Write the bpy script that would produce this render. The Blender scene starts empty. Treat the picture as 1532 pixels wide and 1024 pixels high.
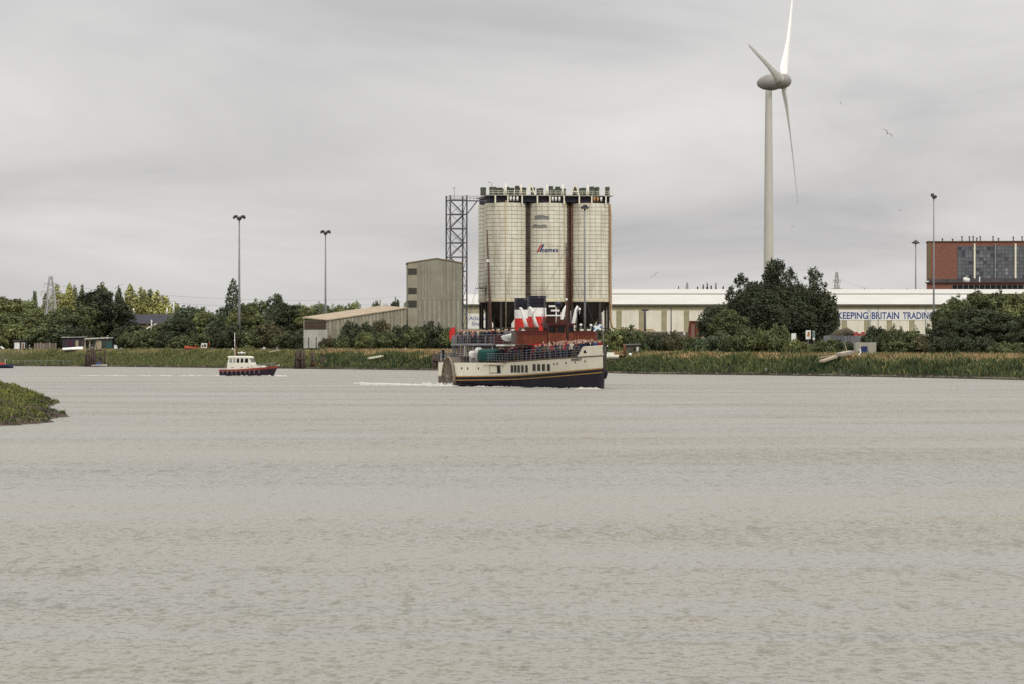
import bpy, bmesh, math, random
import numpy as np
from mathutils import Vector, Matrix, noise as mnoise
random.seed(7); np.random.seed(7)
SC = bpy.context.scene; COL = SC.collection
R = math.radians
# ------------------------------------------------------------------ camera
F, HY, CX, EYE = 5000.0, 525.0, 766.0, 4.2        # focal length and horizon in photo pixels, eye height
cam = bpy.data.cameras.new('camera'); camo = bpy.data.objects.new('camera', cam); COL.objects.link(camo)
camo.location = (0, 0, EYE); camo.rotation_euler = (R(90), 0, 0)
cam.sensor_width = 36; cam.lens = F/1532*36; cam.shift_y = (HY-512)/1532
cam.clip_start = 1; cam.clip_end = 30000
SC.camera = camo
# ------------------------------------------------------------------ sky
SEED = 4.3                                         # which stretch of cloud is overhead
SUN_EL, SUN_AZ = 48, 150                           # azimuth clockwise from +Y: behind the camera, to the right
w = bpy.data.worlds.new('World'); SC.world = w; w.use_nodes = True
nt = w.node_tree; nt.nodes.clear()
def N(t, **kw):
    n = nt.nodes.new(t)
    for k, v in kw.items(): setattr(n, k, v)
    return n
L = nt.links.new
out = N('ShaderNodeOutputWorld'); bg = N('ShaderNodeBackground'); L(bg.outputs[0], out.inputs[0])
sky = N('ShaderNodeTexSky'); sky.sky_type = 'NISHITA'; sky.sun_disc = False
sky.sun_elevation = R(SUN_EL); sky.sun_rotation = R(SUN_AZ); sky.dust_density = 3
bg.inputs[1].default_value = 0.1
tc = N('ShaderNodeTexCoord'); sep = N('ShaderNodeSeparateXYZ'); L(tc.outputs['Generated'], sep.inputs[0])
def M(op, a, b=None, c=None):
    n = N('ShaderNodeMath', operation=op)
    for i, v in enumerate((a, b, c)):
        if v is None: continue
        if isinstance(v, (int, float)): n.inputs[i].default_value = v
        else: L(v, n.inputs[i])
    return n.outputs[0]
zc = M('MAXIMUM', sep.outputs[2], 0.0)
den = M('ADD', zc, 0.10)
cv = N('ShaderNodeCombineXYZ')
L(M('DIVIDE', sep.outputs[0], den), cv.inputs[0]); L(M('MULTIPLY', M('DIVIDE', sep.outputs[1], den), 0.62), cv.inputs[1]); cv.inputs[2].default_value = SEED
n1 = N('ShaderNodeTexNoise'); n1.inputs['Scale'].default_value = 0.85; n1.inputs['Detail'].default_value = 7; n1.inputs['Roughness'].default_value = 0.52; n1.inputs['Distortion'].default_value = 0.5
L(cv.outputs[0], n1.inputs['Vector'])
calm = M('MINIMUM', 1.0, M('ADD', 0.25, M('MULTIPLY', zc, 22.0)))   # clouds melt together towards the horizon
cr = N('ShaderNodeValToRGB'); L(M('ADD', 0.53, M('MULTIPLY', M('SUBTRACT', n1.outputs[0], 0.51), calm)), cr.inputs[0])
cr.color_ramp.elements[0].position = 0.34; cr.color_ramp.elements[0].color = (4.8, 4.72, 4.78, 1)
cr.color_ramp.elements[1].position = 0.66; cr.color_ramp.elements[1].color = (7.3, 7.16, 6.88, 1)
e = cr.color_ramp.elements.new(0.5); e.color = (6.1, 6.01, 5.92, 1)
gain = M('ADD', 1.0, M('MULTIPLY', zc, 1.5))       # overcast sky is brighter overhead
vm = N('ShaderNodeVectorMath', operation='SCALE'); L(cr.outputs[0], vm.inputs[0]); L(gain, vm.inputs['Scale'])
mx = N('ShaderNodeMix', data_type='RGBA'); mx.inputs[0].default_value = 0.93
L(sky.outputs[0], mx.inputs[6]); L(vm.outputs[0], mx.inputs[7]); L(mx.outputs[2], bg.inputs[0])
sun = bpy.data.lights.new('sun', 'SUN'); sun.energy = 1.5; sun.angle = R(12); sun.color = (1, .96, .88)
suno = bpy.data.objects.new('sun', sun); COL.objects.link(suno)
sd = Vector((math.sin(R(SUN_AZ))*math.cos(R(SUN_EL)), math.cos(R(SUN_AZ))*math.cos(R(SUN_EL)), math.sin(R(SUN_EL))))
suno.rotation_euler = sd.to_track_quat('Z', 'Y').to_euler()
SC.view_settings.view_transform = 'Standard'; SC.view_settings.look = 'None'
SC.view_settings.exposure = 0; SC.view_settings.gamma = 1
SC.cycles.use_denoising = False      # keep the fine texture
SC.cycles.max_bounces = 6; SC.cycles.transparent_max_bounces = 6
# ------------------------------------------------------------------ helpers
def at(px, py, d): return Vector(((px-CX)/F*d, d, EYE-(py-HY)/F*d))
def xof(px, d): return (px-CX)/F*d
def zof(py, d): return EYE-(py-HY)/F*d
class MB:
    def __init__(s): s.v = []; s.f = []; s.m = []; s.sm = []
    def add(s, vs, fs, mi=0, smooth=False):
        o = len(s.v); s.v += [tuple(p) for p in vs]
        for f in fs: s.f.append(tuple(i+o for i in f)); s.m.append(mi); s.sm.append(smooth)
        return s
    def box(s, c, d, mi=0, rot=None):
        x, y, z = d[0]/2, d[1]/2, d[2]/2
        vs = [Vector((i*x, j*y, k*z)) for i in (-1, 1) for j in (-1, 1) for k in (-1, 1)]
        if rot is not None: vs = [rot @ p for p in vs]
        c = Vector(c)
        return s.add([p+c for p in vs], [(0,1,3,2),(4,6,7,5),(0,4,5,1),(2,3,7,6),(0,2,6,4),(1,5,7,3)], mi)
    def b2(s, a, b, mi=0):
        return s.box([(a[i]+b[i])/2 for i in range(3)], [abs(b[i]-a[i]) for i in range(3)], mi)
    def beam(s, p, q, wd, h=None, mi=0):
        p, q = Vector(p), Vector(q); h = h or wd; d = q-p; ln = d.length
        if ln < 1e-6: return s
        rot = d.to_track_quat('Z', 'Y').to_matrix()
        return s.box((p+q)/2, (wd, h, ln), mi, rot)
    def tube(s, pts, r, n=8, mi=0, cap=True, smooth=True):
        pts = [Vector(p) for p in pts]; rs = r if isinstance(r, (list, tuple)) else [r]*len(pts)
        vs = []; fs = []
        up = None
        for i, p in enumerate(pts):
            a = pts[max(0, i-1)]; b = pts[min(len(pts)-1, i+1)]
            t = (b-a).normalized()
            if up is None:
                up = Vector((1, 0, 0)) if abs(t.x) < .8 else Vector((0, 1, 0))
            u = (up - t*up.dot(t)).normalized(); up = u; v_ = t.cross(u)
            for k in range(n):
                an = 2*math.pi*k/n
                vs.append(p + (u*math.cos(an)+v_*math.sin(an))*rs[i])
        for i in range(len(pts)-1):
            for k in range(n):
                a = i*n+k; b = i*n+(k+1) % n
                fs.append((a, b, b+n, a+n))
        s.add(vs, fs, mi, smooth)
        if cap:
            o = len(s.v)-len(vs)
            s.f.append(tuple(o+k for k in reversed(range(n)))); s.m.append(mi); s.sm.append(False)
            s.f.append(tuple(o+(len(pts)-1)*n+k for k in range(n))); s.m.append(mi); s.sm.append(False)
        return s
    def lathe(s, prof, n=24, c=(0, 0, 0), mi=0, smooth=True, a0=0, a1=360):
        full = (a1-a0) >= 360; k = n if full else n+1
        vs = [(c[0]+r*math.cos(R(a0)+R(a1-a0)*i/n), c[1]+r*math.sin(R(a0)+R(a1-a0)*i/n), c[2]+z) for r, z in prof for i in range(k)]
        fs = []
        for j in range(len(prof)-1):
            for i in range(n):
                a = j*k+i; b = j*k+(i+1) % k
                fs.append((a, b, b+k, a+k))
        return s.add(vs, fs, mi, smooth)
    def loft(s, rings, mi=0, smooth=True, closed=True, cap=False):
        n = len(rings[0]); vs = [p for r in rings for p in r]; fs = []
        for j in range(len(rings)-1):
            for i in range(n if closed else n-1):
                a = j*n+i; b = j*n+(i+1) % n
                fs.append((a, b, b+n, a+n))
        if cap: fs += [tuple(reversed(range(n))), tuple((len(rings)-1)*n+i for i in range(n))]
        return s.add(vs, fs, mi, smooth)
    def prism(s, poly, d, mi=0):           # poly: list of 3-D points, d: extrusion vector
        n = len(poly); d = Vector(d); a = [Vector(p) for p in poly]; b = [p+d for p in a]
        fs = [tuple(range(n)), tuple(reversed(range(n, 2*n)))] + [(i, i+n, (i+1) % n+n, (i+1) % n) for i in range(n)]
        return s.add(a+b, fs, mi)
    def mesh(s, name, mats):
        me = bpy.data.meshes.new(name); me.from_pydata(s.v, [], s.f)
        for m in (mats if isinstance(mats, (list, tuple)) else [mats]): me.materials.append(m)
        me.polygons.foreach_set('material_index', s.m); me.polygons.foreach_set('use_smooth', s.sm)
        me.update(); return me
    def build(s, name, mats, parent=None, loc=None, fix=True):
        me = s.mesh(name, mats)
        if fix and len(s.f) < 20000:
            bm = bmesh.new(); bm.from_mesh(me); bmesh.ops.recalc_face_normals(bm, faces=bm.faces); bm.to_mesh(me); bm.free()
        return obj(name, me, parent, loc)
def obj(name, me, parent=None, loc=None, rot=None):
    o = bpy.data.objects.new(name, me); COL.objects.link(o)
    if parent is not None: o.parent = parent
    if loc is not None: o.location = loc
    if rot is not None: o.rotation_euler = rot
    return o
def tag(o, label=None, cat=None, group=None, kind=None):
    if label: o['label'] = label
    if cat: o['category'] = cat
    if group: o['group'] = group
    if kind: o['kind'] = kind
    return o
def empty(name, loc, label, cat, group=None, rz=0):
    o = obj(name, None, None, loc, (0, 0, rz)); o.empty_display_size = .5
    return tag(o, label, cat, group)
ORD = ['leftmost','second','third','fourth','fifth','sixth','seventh','eighth','ninth','tenth','eleventh','twelfth','thirteenth','fourteenth','fifteenth','sixteenth','seventeenth','eighteenth','nineteenth','twentieth','twenty-first','twenty-second','twenty-third','twenty-fourth','twenty-fifth','twenty-sixth','twenty-seventh','twenty-eighth','twenty-ninth','thirtieth','thirty-first','thirty-second','thirty-third','thirty-fourth','thirty-fifth','thirty-sixth','thirty-seventh','thirty-eighth','thirty-ninth','fortieth']
def ordinal(i): return 'leftmost' if i == 0 else ORD[i]+' from the left'
# ------------------------------------------------------------------ materials
MATS = {}
def mat(name, col, rough=.75, var=.18, scale=1.5, metal=0, streak=None, objvar=0, bump=0, world=False, spec=.3, attr=False, stretch=(1, 1, 1)):
    if name in MATS: return MATS[name]
    m = bpy.data.materials.new(name); MATS[name] = m; m.use_nodes = True
    t = m.node_tree; b = t.nodes['Principled BSDF']
    b.inputs['Roughness'].default_value = rough; b.inputs['Metallic'].default_value = metal
    b.inputs['Specular IOR Level'].default_value = spec
    if world: src = t.nodes.new('ShaderNodeNewGeometry').outputs['Position']
    else: src = t.nodes.new('ShaderNodeTexCoord').outputs['Object']
    mp = t.nodes.new('ShaderNodeMapping'); mp.inputs['Scale'].default_value = stretch
    t.links.new(src, mp.inputs[0])
    nz = t.nodes.new('ShaderNodeTexNoise'); nz.inputs['Scale'].default_value = scale; nz.inputs['Detail'].default_value = 5; nz.inputs['Roughness'].default_value = .6
    t.links.new(mp.outputs[0], nz.inputs['Vector'])
    mr = t.nodes.new('ShaderNodeMapRange'); mr.inputs[1].default_value = .3; mr.inputs[2].default_value = .7
    mr.inputs[3].default_value = 1-var; mr.inputs[4].default_value = 1+var
    t.links.new(nz.outputs[0], mr.inputs[0]); fac = mr.outputs[0]
    if objvar:
        oi = t.nodes.new('ShaderNodeObjectInfo'); m2 = t.nodes.new('ShaderNodeMapRange')
        m2.inputs[3].default_value = 1-objvar; m2.inputs[4].default_value = 1+objvar
        t.links.new(oi.outputs['Random'], m2.inputs[0])
        mm = t.nodes.new('ShaderNodeMath'); mm.operation = 'MULTIPLY'
        t.links.new(fac, mm.inputs[0]); t.links.new(m2.outputs[0], mm.inputs[1]); fac = mm.outputs[0]
    sc = t.nodes.new('ShaderNodeVectorMath'); sc.operation = 'SCALE'
    if attr:
        a = t.nodes.new('ShaderNodeAttribute'); a.attribute_name = 'tint'; t.links.new(a.outputs['Color'], sc.inputs[0])
    else: sc.inputs[0].default_value = col[:3]
    t.links.new(fac, sc.inputs['Scale']); colr = sc.outputs[0]
    if streak:                              # (colour, amount 0-1, xy scale, z scale): rust and dirt that ran down
        sm = t.nodes.new('ShaderNodeMapping'); sm.inputs['Scale'].default_value = (streak[2], streak[2], streak[3])
        t.links.new(src, sm.inputs[0])
        sn = t.nodes.new('ShaderNodeTexNoise'); sn.inputs['Scale'].default_value = 1; sn.inputs['Detail'].default_value = 6; sn.inputs['Roughness'].default_value = .65
        t.links.new(sm.outputs[0], sn.inputs['Vector'])
        sr = t.nodes.new('ShaderNodeMapRange'); sr.inputs[1].default_value = .5; sr.inputs[2].default_value = .74; sr.inputs[4].default_value = streak[1]
        t.links.new(sn.outputs[0], sr.inputs[0])
        mxn = t.nodes.new('ShaderNodeMix'); mxn.data_type = 'RGBA'
        t.links.new(sr.outputs[0], mxn.inputs[0]); t.links.new(colr, mxn.inputs[6]); mxn.inputs[7].default_value = (*streak[0], 1)
        colr = mxn.outputs[2]
    t.links.new(colr, b.inputs['Base Color'])
    if bump:
        bn = t.nodes.new('ShaderNodeBump'); bn.inputs['Strength'].default_value = bump; bn.inputs['Distance'].default_value = .1
        t.links.new(nz.outputs[0], bn.inputs['Height']); t.links.new(bn.outputs[0], b.inputs['Normal'])
    return m
cream = mat('cream_paint', (.82, .77, .62), .55, .06, .8, streak=((.5, .38, .24), .25, 1.3, .25))
white = mat('white_paint', (.78, .77, .73), .5, .08, 1)
hullblack = mat('hull_black', (.012, .010, .018), .5, .3, .6, streak=((.022, .018, .024), .5, .5, 1.5), spec=.12)
gold = mat('gold_paint', (.42, .24, .07), .5)
brown = mat('varnished_wood', (.15, .038, .017), .45, .3, 2.5, stretch=(1, 1, .25))
darkwood = mat('dark_wood', (.09, .028, .016), .5, .3, 2)
maroon = mat('maroon_paint', (.06, .010, .012), .5)
deckw = mat('deck_planks', (.23, .18, .12), .8, .2, 2)
glass = mat('dark_glass', (.012, .012, .014), .25, .1, spec=.2)
fred = mat('funnel_red', (.56, .030, .022), .5, .1, 1.2)
navy = mat('navy_paint', (.012, .016, .045), .45, .2)
railm = mat('rail_paint', (.24, .235, .26), .55)
mast = mat('mast_brown', (.075, .035, .025), .6)
green = mat('raft_green', (.008, .06, .05), .7, .25, 3, bump=.4)
grey = mat('grey_metal', (.26, .27, .27), .55, .15)
dgrey = mat('dark_steel', (.055, .055, .06), .6, .3, 1, streak=((.12, .05, .02), .5, .8, .3))
galv = mat('galvanised_steel', (.20, .205, .21), .5, .2, .5)
steelblue = mat('tower_steel', (.085, .095, .12), .6, .3, .6, streak=((.18, .09, .05), .5, .6, .3))
rust = mat('rusty_steel', (.16, .062, .03), .8, .3, 1)
timber = mat('old_timber', (.075, .055, .045), .9, .35, 1.5, bump=.6)
palewood = mat('bleached_timber', (.36, .30, .22), .9, .25, 2)
brick = mat('red_brick', (.22, .098, .068), .85, .2, 1.2, streak=((.2, .08, .05), .3, .3, .3))
concrete = mat('concrete', (.36, .34, .28), .9, .15, .4, streak=((.16, .15, .12), .4, .3, .1))
skin = mat('skin', (.50, .27, .19), .6, .05)
def water_mat():
    m = bpy.data.materials.new('river_water'); m.use_nodes = True; t = m.node_tree; b = t.nodes['Principled BSDF']
    b.inputs['IOR'].default_value = 1.33
    g = t.nodes.new('ShaderNodeNewGeometry')
    def nz(sx, sy, scale, det=3, rough=.55, dist=0):
        mp = t.nodes.new('ShaderNodeMapping'); mp.inputs['Scale'].default_value = (sx, sy, 1); t.links.new(g.outputs['Position'], mp.inputs[0])
        n = t.nodes.new('ShaderNodeTexNoise'); n.inputs['Scale'].default_value = scale; n.inputs['Detail'].default_value = det; n.inputs['Roughness'].default_value = rough; n.inputs['Distortion'].default_value = dist
        t.links.new(mp.outputs[0], n.inputs['Vector']); return n.outputs[0]
    def rng(x, a, c, lo, hi):
        r = t.nodes.new('ShaderNodeMapRange'); r.inputs[1].default_value = a; r.inputs[2].default_value = c; r.inputs[3].default_value = lo; r.inputs[4].default_value = hi
        t.links.new(x, r.inputs[0]); return r.outputs[0]
    def mth(op, a, c=None):
        n = t.nodes.new('ShaderNodeMath'); n.operation = op
        for i, v in enumerate((a, c)):
            if v is None: continue
            if isinstance(v, (int, float)): n.inputs[i].default_value = v
            else: t.links.new(v, n.inputs[i])
        return n.outputs[0]
    # silt drifting in the stream, long bands with ragged ends
    band = nz(.012, .05, 1, 8, .68, 1.2)
    mc = t.nodes.new('ShaderNodeMix'); mc.data_type = 'RGBA'; t.links.new(rng(band, .42, .66, 0, 1), mc.inputs[0])
    mc.inputs[6].default_value = (.25, .246, .222, 1); mc.inputs[7].default_value = (.262, .238, .188, 1)
    t.links.new(mc.outputs[2], b.inputs['Base Color'])
    b.inputs['Roughness'].default_value = .34
    # wind wavelets: short steep fronts facing down-river, thicker where gusts pass
    gust = rng(nz(.02, .06, 1, 6, .6, .6), .36, .64, -.045, .05)
    f1 = rng(mth('ADD', nz(3.8, 2.2, 1, 3, .6, .4), gust), .55, .64, 0, .95)
    f2 = rng(mth('ADD', nz(8, 5, 1, 2, .55, .4), gust), .55, .65, 0, .8)
    f3 = rng(mth('ADD', nz(.55, .45, 1, 3, .6, .6), gust), .55, .70, 0, .25)
    f4 = rng(mth('ADD', nz(2.0, .35, 1, 3, .65, .5), gust), .57, .68, 0, .6)
    f5 = rng(nz(11, 5, 1, 2, .6, 0), .50, .70, 0, .45)
    tilt = mth('ADD', mth('ADD', mth('ADD', f1, f2), mth('ADD', f3, f4)), f5)
    bn = t.nodes.new('ShaderNodeBump'); bn.inputs['Strength'].default_value = 1; bn.inputs['Distance'].default_value = .09
    t.links.new(nz(1.2, 1.2, 4, 3, .6), bn.inputs['Height'])
    cx = t.nodes.new('ShaderNodeCombineXYZ'); t.links.new(mth('MULTIPLY', tilt, -1), cx.inputs[1]); t.links.new(mth('MULTIPLY', mth('SUBTRACT', f1, f2), .3), cx.inputs[0])
    va = t.nodes.new('ShaderNodeVectorMath'); t.links.new(bn.outputs[0], va.inputs[0]); t.links.new(cx.outputs[0], va.inputs[1])
    vn = t.nodes.new('ShaderNodeVectorMath'); vn.operation = 'NORMALIZE'; t.links.new(va.outputs[0], vn.inputs[0]); t.links.new(vn.outputs[0], b.inputs['Normal'])
    return m
# ================================================================== terrain and water
SH = [(0, 548), (160, 549), (300, 550.6), (440, 552), (600, 554), (700, 555), (820, 556.6), (900, 558), (960, 560), (1150, 562), (1300, 564), (1400, 566), (1532, 569)]
SHP = [Vector((xof(p, EYE*F/(y-HY)), EYE*F/(y-HY))) for p, y in SH]
d0 = (SHP[0]-SHP[2]).normalized(); d1 = (SHP[-1]-SHP[-3]).normalized()
SHP = [SHP[0]+d0*2500, SHP[0]+d0*300] + SHP + [SHP[-1]+d1*120, SHP[-1]+d1*420]
def shore_pts(step):
    out = []
    for a, b in zip(SHP[:-1], SHP[1:]):
        n = max(1, int((b-a).length/step))
        for i in range(n): out.append(a+(b-a)*i/n)
    out.append(SHP[-1]); return out
def dshore(px):                            # distance of the waterline along a photo column
    xs = [p for p, _ in SH]; ys = [y for _, y in SH]
    return EYE*F/(np.interp(px, xs, ys)-HY)
INL = Vector((.9, .44)).normalized()
def inland(x, y):                          # metres inland of the waterline
    best = 1e9; sg = 1
    for a, b in zip(SHP[:-1], SHP[1:]):
        ab = b-a; t = max(0, min(1, (Vector((x, y))-a).dot(ab)/ab.length_squared))
        q = a+ab*t; dv = Vector((x, y))-q
        if dv.length < best: best = dv.length; sg = 1 if dv.dot(INL) > 0 else -1
    return best*sg
PROF = [(-6, -1.2), (-1, -.2), (0, .02), (.5, .35), (2, .9), (5, 2.2), (8, 3.4), (11, 4.2), (14, 4.55), (40, 4.7), (150, 4.8), (600, 5), (6000, 5), (20000, 5)]
def bankz(wd, y):                          # the bank is lower where the river comes nearer
    f = float(np.interp(y, [480, 600, 700, 800, 900], [.60, .64, .74, .86, .90]))
    t = max(0., min(1., (wd-14)/110)); f = f*(1-t)+t if wd > .5 else 1
    return float(np.interp(wd, [a for a, _ in PROF], [b for _, b in PROF]))*f
def ground_z(x, y): return bankz(max(1, inland(x, y)), y)
b_ = MB(); sp = shore_pts(6); vs = []; fs = []
for p in sp:
    for wd, z in PROF:
        q = p + INL*wd
        k = 1 if wd < 20 else 0
        vs.append((q.x, q.y, bankz(wd, p.y) + k*.25*mnoise.noise(Vector((q.x*.2, q.y*.2, 0)))*(1 if wd > .6 else .25)))
n = len(PROF)
for i in range(len(sp)-1):
    for j in range(n-1):
        a = i*n+j; fs.append((a, a+n, a+n+1, a+1))
b_.add(vs, fs, 0, True)
soil = mat('bank_soil', (.075, .07, .035), .95, .35, .5, world=True, bump=.3)
tag(b_.build('ground', soil), 'low grassy river bank with flat land behind', None, None, 'structure')
# narrow strip of wet mud at the tide line
b_ = MB(); vs = []; fs = []
sp2 = shore_pts(2.5)
for p in sp2:
    j = mnoise.noise(Vector((p.x*.11, p.y*.11, 5)))
    for wd, z in ((-1.6+j, -.1), (.05+.4*j, .14), (.8+j*.6, .5+.25*j)):
        q = p+INL*wd; vs.append((q.x, q.y, z+.06*mnoise.noise(Vector((q.x, q.y, 1)))))
for i in range(len(sp2)-1):
    for j in range(2):
        a = i*3+j; fs.append((a, a+3, a+4, a+1))
b_.add(vs, fs, 0, True)
mud = mat('wet_mud', (.042, .034, .024), .95, .45, .7, world=True, bump=.5, spec=.05)
tag(b_.build('mud_strip', mud), 'dark wet mud along the tide line of the far bank', None, None, 'structure')
b_ = MB()
for y0, y1 in ((-300, 1000), (1000, 4000)):
    b_.add([(-4000, y0, 0), (4000, y0, 0), (4000, y1, 0), (-4000, y1, 0)], [(0, 1, 2, 3)])
tag(b_.build('water', water_mat()), 'muddy brown river water ruffled by wind', None, None, 'structure')

# ================================================================== blades: reeds and grass
def blade_field(name, pts, hts, wid, cols, label, lean=.35, mats=None, parent=None):
    n = len(pts); pts = np.array(pts); hts = np.array(hts); cols = np.array(cols)
    an = np.random.rand(n)*math.pi*2; dx = np.cos(an)[:, None]*np.array([1., 0, 0])+np.sin(an)[:, None]*np.array([0, 1., 0])
    wv = (np.random.rand(n)*.6+.7)*wid
    ln = np.random.randn(n, 2)*lean
    tip = pts + np.c_[ln[:, 0]*hts, ln[:, 1]*hts, hts]
    mid = pts + np.c_[ln[:, 0]*hts*.35, ln[:, 1]*hts*.35, hts*.6]
    V = np.empty((n, 5, 3)); wd = dx*wv[:, None]
    V[:, 0] = pts-wd/2; V[:, 1] = pts+wd/2; V[:, 2] = mid+wd*.45; V[:, 3] = mid-wd*.45; V[:, 4] = tip
    me = bpy.data.meshes.new(name)
    idx = np.arange(n)*5
    f = []
    for i in idx.tolist(): f.append((i, i+1, i+2, i+3)); f.append((i+3, i+2, i+4))
    me.from_pydata(V.reshape(-1, 3).tolist(), [], f)
    ca = me.color_attributes.new('tint', 'FLOAT_COLOR', 'POINT')
    c4 = np.ones((n, 5, 4)); c4[:, :, :3] = cols[:, None, :]
    ca.data.foreach_set('color', c4.reshape(-1))
    me.materials.append(mats); me.update()
    o = obj(name, me, parent)
    if label: tag(o, label, None, None, 'stuff')
    else: o['kind'] = 'stuff'
    return o
bladem = mat('reed_blades', (1, 1, 1), .8, .15, .3, attr=True, world=True, spec=.15)
G1, G2, G3 = np.array((.095, .118, .045)), np.array((.050, .078, .038)), np.array((.15, .15, .055))
TAN, TAN2 = np.array((.40, .27, .14)), np.array((.29, .245, .115))
pts, hts, cols = [], [], []
SEG = [(a, b) for a, b in zip(SHP[1:-1], SHP[2:])]
wts = np.array([(b-a).length for a, b in SEG]); wts[0] *= .35; wts[-1] *= .2
cum = np.cumsum(wts/wts.sum())
for i in range(150000):
    k = min(int(np.searchsorted(cum, random.random())), len(SEG)-1); a, b = SEG[k]
    p = a+(b-a)*random.random(); wd = .45+random.random()**.8*17
    q = p+INL*wd; px = CX+q.x/q.y*F
    n1_ = mnoise.noise(Vector((q.x*.07, q.y*.07, 3))); n2_ = mnoise.noise(Vector((q.x*.25, q.y*.25, 9)))
    edge = (7.5+3*n1_+1.2*n2_) if px > 480 else 8.2+2.5*n1_+n2_
    n4_ = mnoise.noise(Vector((q.x*.13, q.y*.13, 21)))
    tanny = (.9 if 490 < px < 700 else .6 if px < 490 else .75)
    if wd > edge and random.random() < tanny*min(1, (wd-edge)/2.0):
        c = TAN if (px > 480 and n1_+.25*n2_ > -.15) else TAN2*(.8+.3*random.random())
        c = c*.8+TAN2*.2; h = .7+random.random()*.6
    else:
        t = .5+1.3*n2_+.8*n1_+random.uniform(-.2, .2); t = max(0, min(1, t))
        c = G2*(1-t)+G1*t
        if n2_+n1_ < -.35: c = c*.62
        if wd < 6.5 and px > 480 and n4_ > -.1: c = c*.55+np.array((.045, .075, .04))*.3
        if random.random() < .22: c = G3
        h = (.5+.7*random.random())*(1+.6*n2_+.3*n1_)*(1+max(0, n4_)*1.6)
    if px < 480: h *= .7; c = (c*.5+np.array((.17, .18, .065))*.5) if c[0] < .16 else c
    c = c*(.8+.4*random.random())
    pts.append((q.x, q.y, bankz(wd, p.y)-.1)); hts.append(max(.35, h)); cols.append(c)
blade_field('bank_reeds', pts, hts, .20, cols, 'green reeds with tan seed heads covering the far bank', .28, bladem)

# ------------------------------------------------------------------ near-left weedy mound
def mound_edge(y):
    e = np.interp(y, [150, 176, 184, 188, 196, 199, 205, 212, 220, 232, 250, 262, 269, 275, 300, 360], [-60, -45, -33, -27.8, -26.9, -29.2, -28.3, -28.2, -30.6, -32.6, -34.6, -35.8, -36.4, -40, -60, -90])
    return e + .6*mnoise.noise(Vector((0, y*.35, 2)))
def mound_z(x, y):
    t = mound_edge(y)-x
    z = .30*t+.12*math.sqrt(max(t, 0)) if t > 0 else .35*t
    z = z if z < 1.7 else 1.7+(z-1.7)*.35
    return max(-.8, min(z, 3.2)) + (.16*mnoise.noise(Vector((x*.5, y*.5, 0)))+.10*mnoise.noise(Vector((x*1.7, y*1.7, 4))))*(1 if t > 0 else .2)
xs = np.linspace(-75, -22, 107); ys = np.linspace(160, 320, 161)
b_ = MB(); vs = [(x, y, mound_z(x, y)) for y in ys for x in xs]; nx = len(xs)
fs = [(j*nx+i, j*nx+i+1, (j+1)*nx+i+1, (j+1)*nx+i) for j in range(len(ys)-1) for i in range(nx-1)]
b_.add(vs, fs, 0, True)
msoil = mat('mound_soil', (.060, .042, .028), .95, .5, .8, world=True, bump=.5)
tag(b_.build('near_bank', msoil), 'low weedy mound of the near bank at the left edge', None, None, 'structure')
pts, hts, cols = [], [], []
while len(pts) < 60000:
    y = random.uniform(178, 300); x = random.uniform(-.153*y-9, mound_edge(y)-.15); 
    if x > -.153*y+16 or x < -70: continue
    t = mound_edge(y)-x
    if t < .1: continue
    nn = mnoise.noise(Vector((x*.35, y*.16, 7))); n3 = mnoise.noise(Vector((x*1.2, y*.8, 1)))
    if nn < -.35 and random.random() < .4: continue
    tt = max(0, min(1, .5+nn+.5*n3))
    c = np.array((.075, .10, .028))*(1-tt)+np.array((.19, .20, .05))*tt
    if nn < -.3: c = c*.6+np.array((.10, .07, .04))*.4
    if t < 1.3 and random.random() < .6: c = np.array((.03, .042, .016))
    pts.append((x, y, mound_z(x, y)-.04)); hts.append((.07+.11*random.random())*(1+.5*n3+(.6 if n3 > .25 else 0))); cols.append(c*(.75+.5*random.random()))
blade_field('bank_weeds', pts, hts, .075, cols, 'short yellow green weeds on the near mound at the left edge', .5, bladem)

# ================================================================== trees
leafm = {}
def leaf_mat(name, c, objvar=.16):
    m = mat(name, c, .75, .22, .25, objvar=objvar, spec=.2)
    t = m.node_tree; b = t.nodes['Principled BSDF']
    # per-leaf light and dark
    a = t.nodes.new('ShaderNodeAttribute'); a.attribute_name = 'tint'
    lk = b.inputs['Base Color'].links[0]; src = lk.from_socket
    v = t.nodes.new('ShaderNodeVectorMath'); v.operation = 'MULTIPLY'
    t.links.new(src, v.inputs[0]); t.links.new(a.outputs['Color'], v.inputs[1]); t.links.new(v.outputs[0], b.inputs['Base Color'])
    return m
LM = dict(dark=leaf_mat('dark_leaves', (.055, .066, .035)), mid=leaf_mat('mid_leaves', (.10, .117, .05)), light=leaf_mat('light_leaves', (.14, .155, .06)),
          pale=leaf_mat('sunlit_leaves', (.36, .355, .13)), grey=leaf_mat('grey_leaves', (.10, .125, .07)), brownish=leaf_mat('brown_leaves', (.105, .095, .05)),  # pale: patch of sun on the far poplars put into leaf colour
          far=leaf_mat('far_leaves', (.18, .21, .095)))
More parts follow.
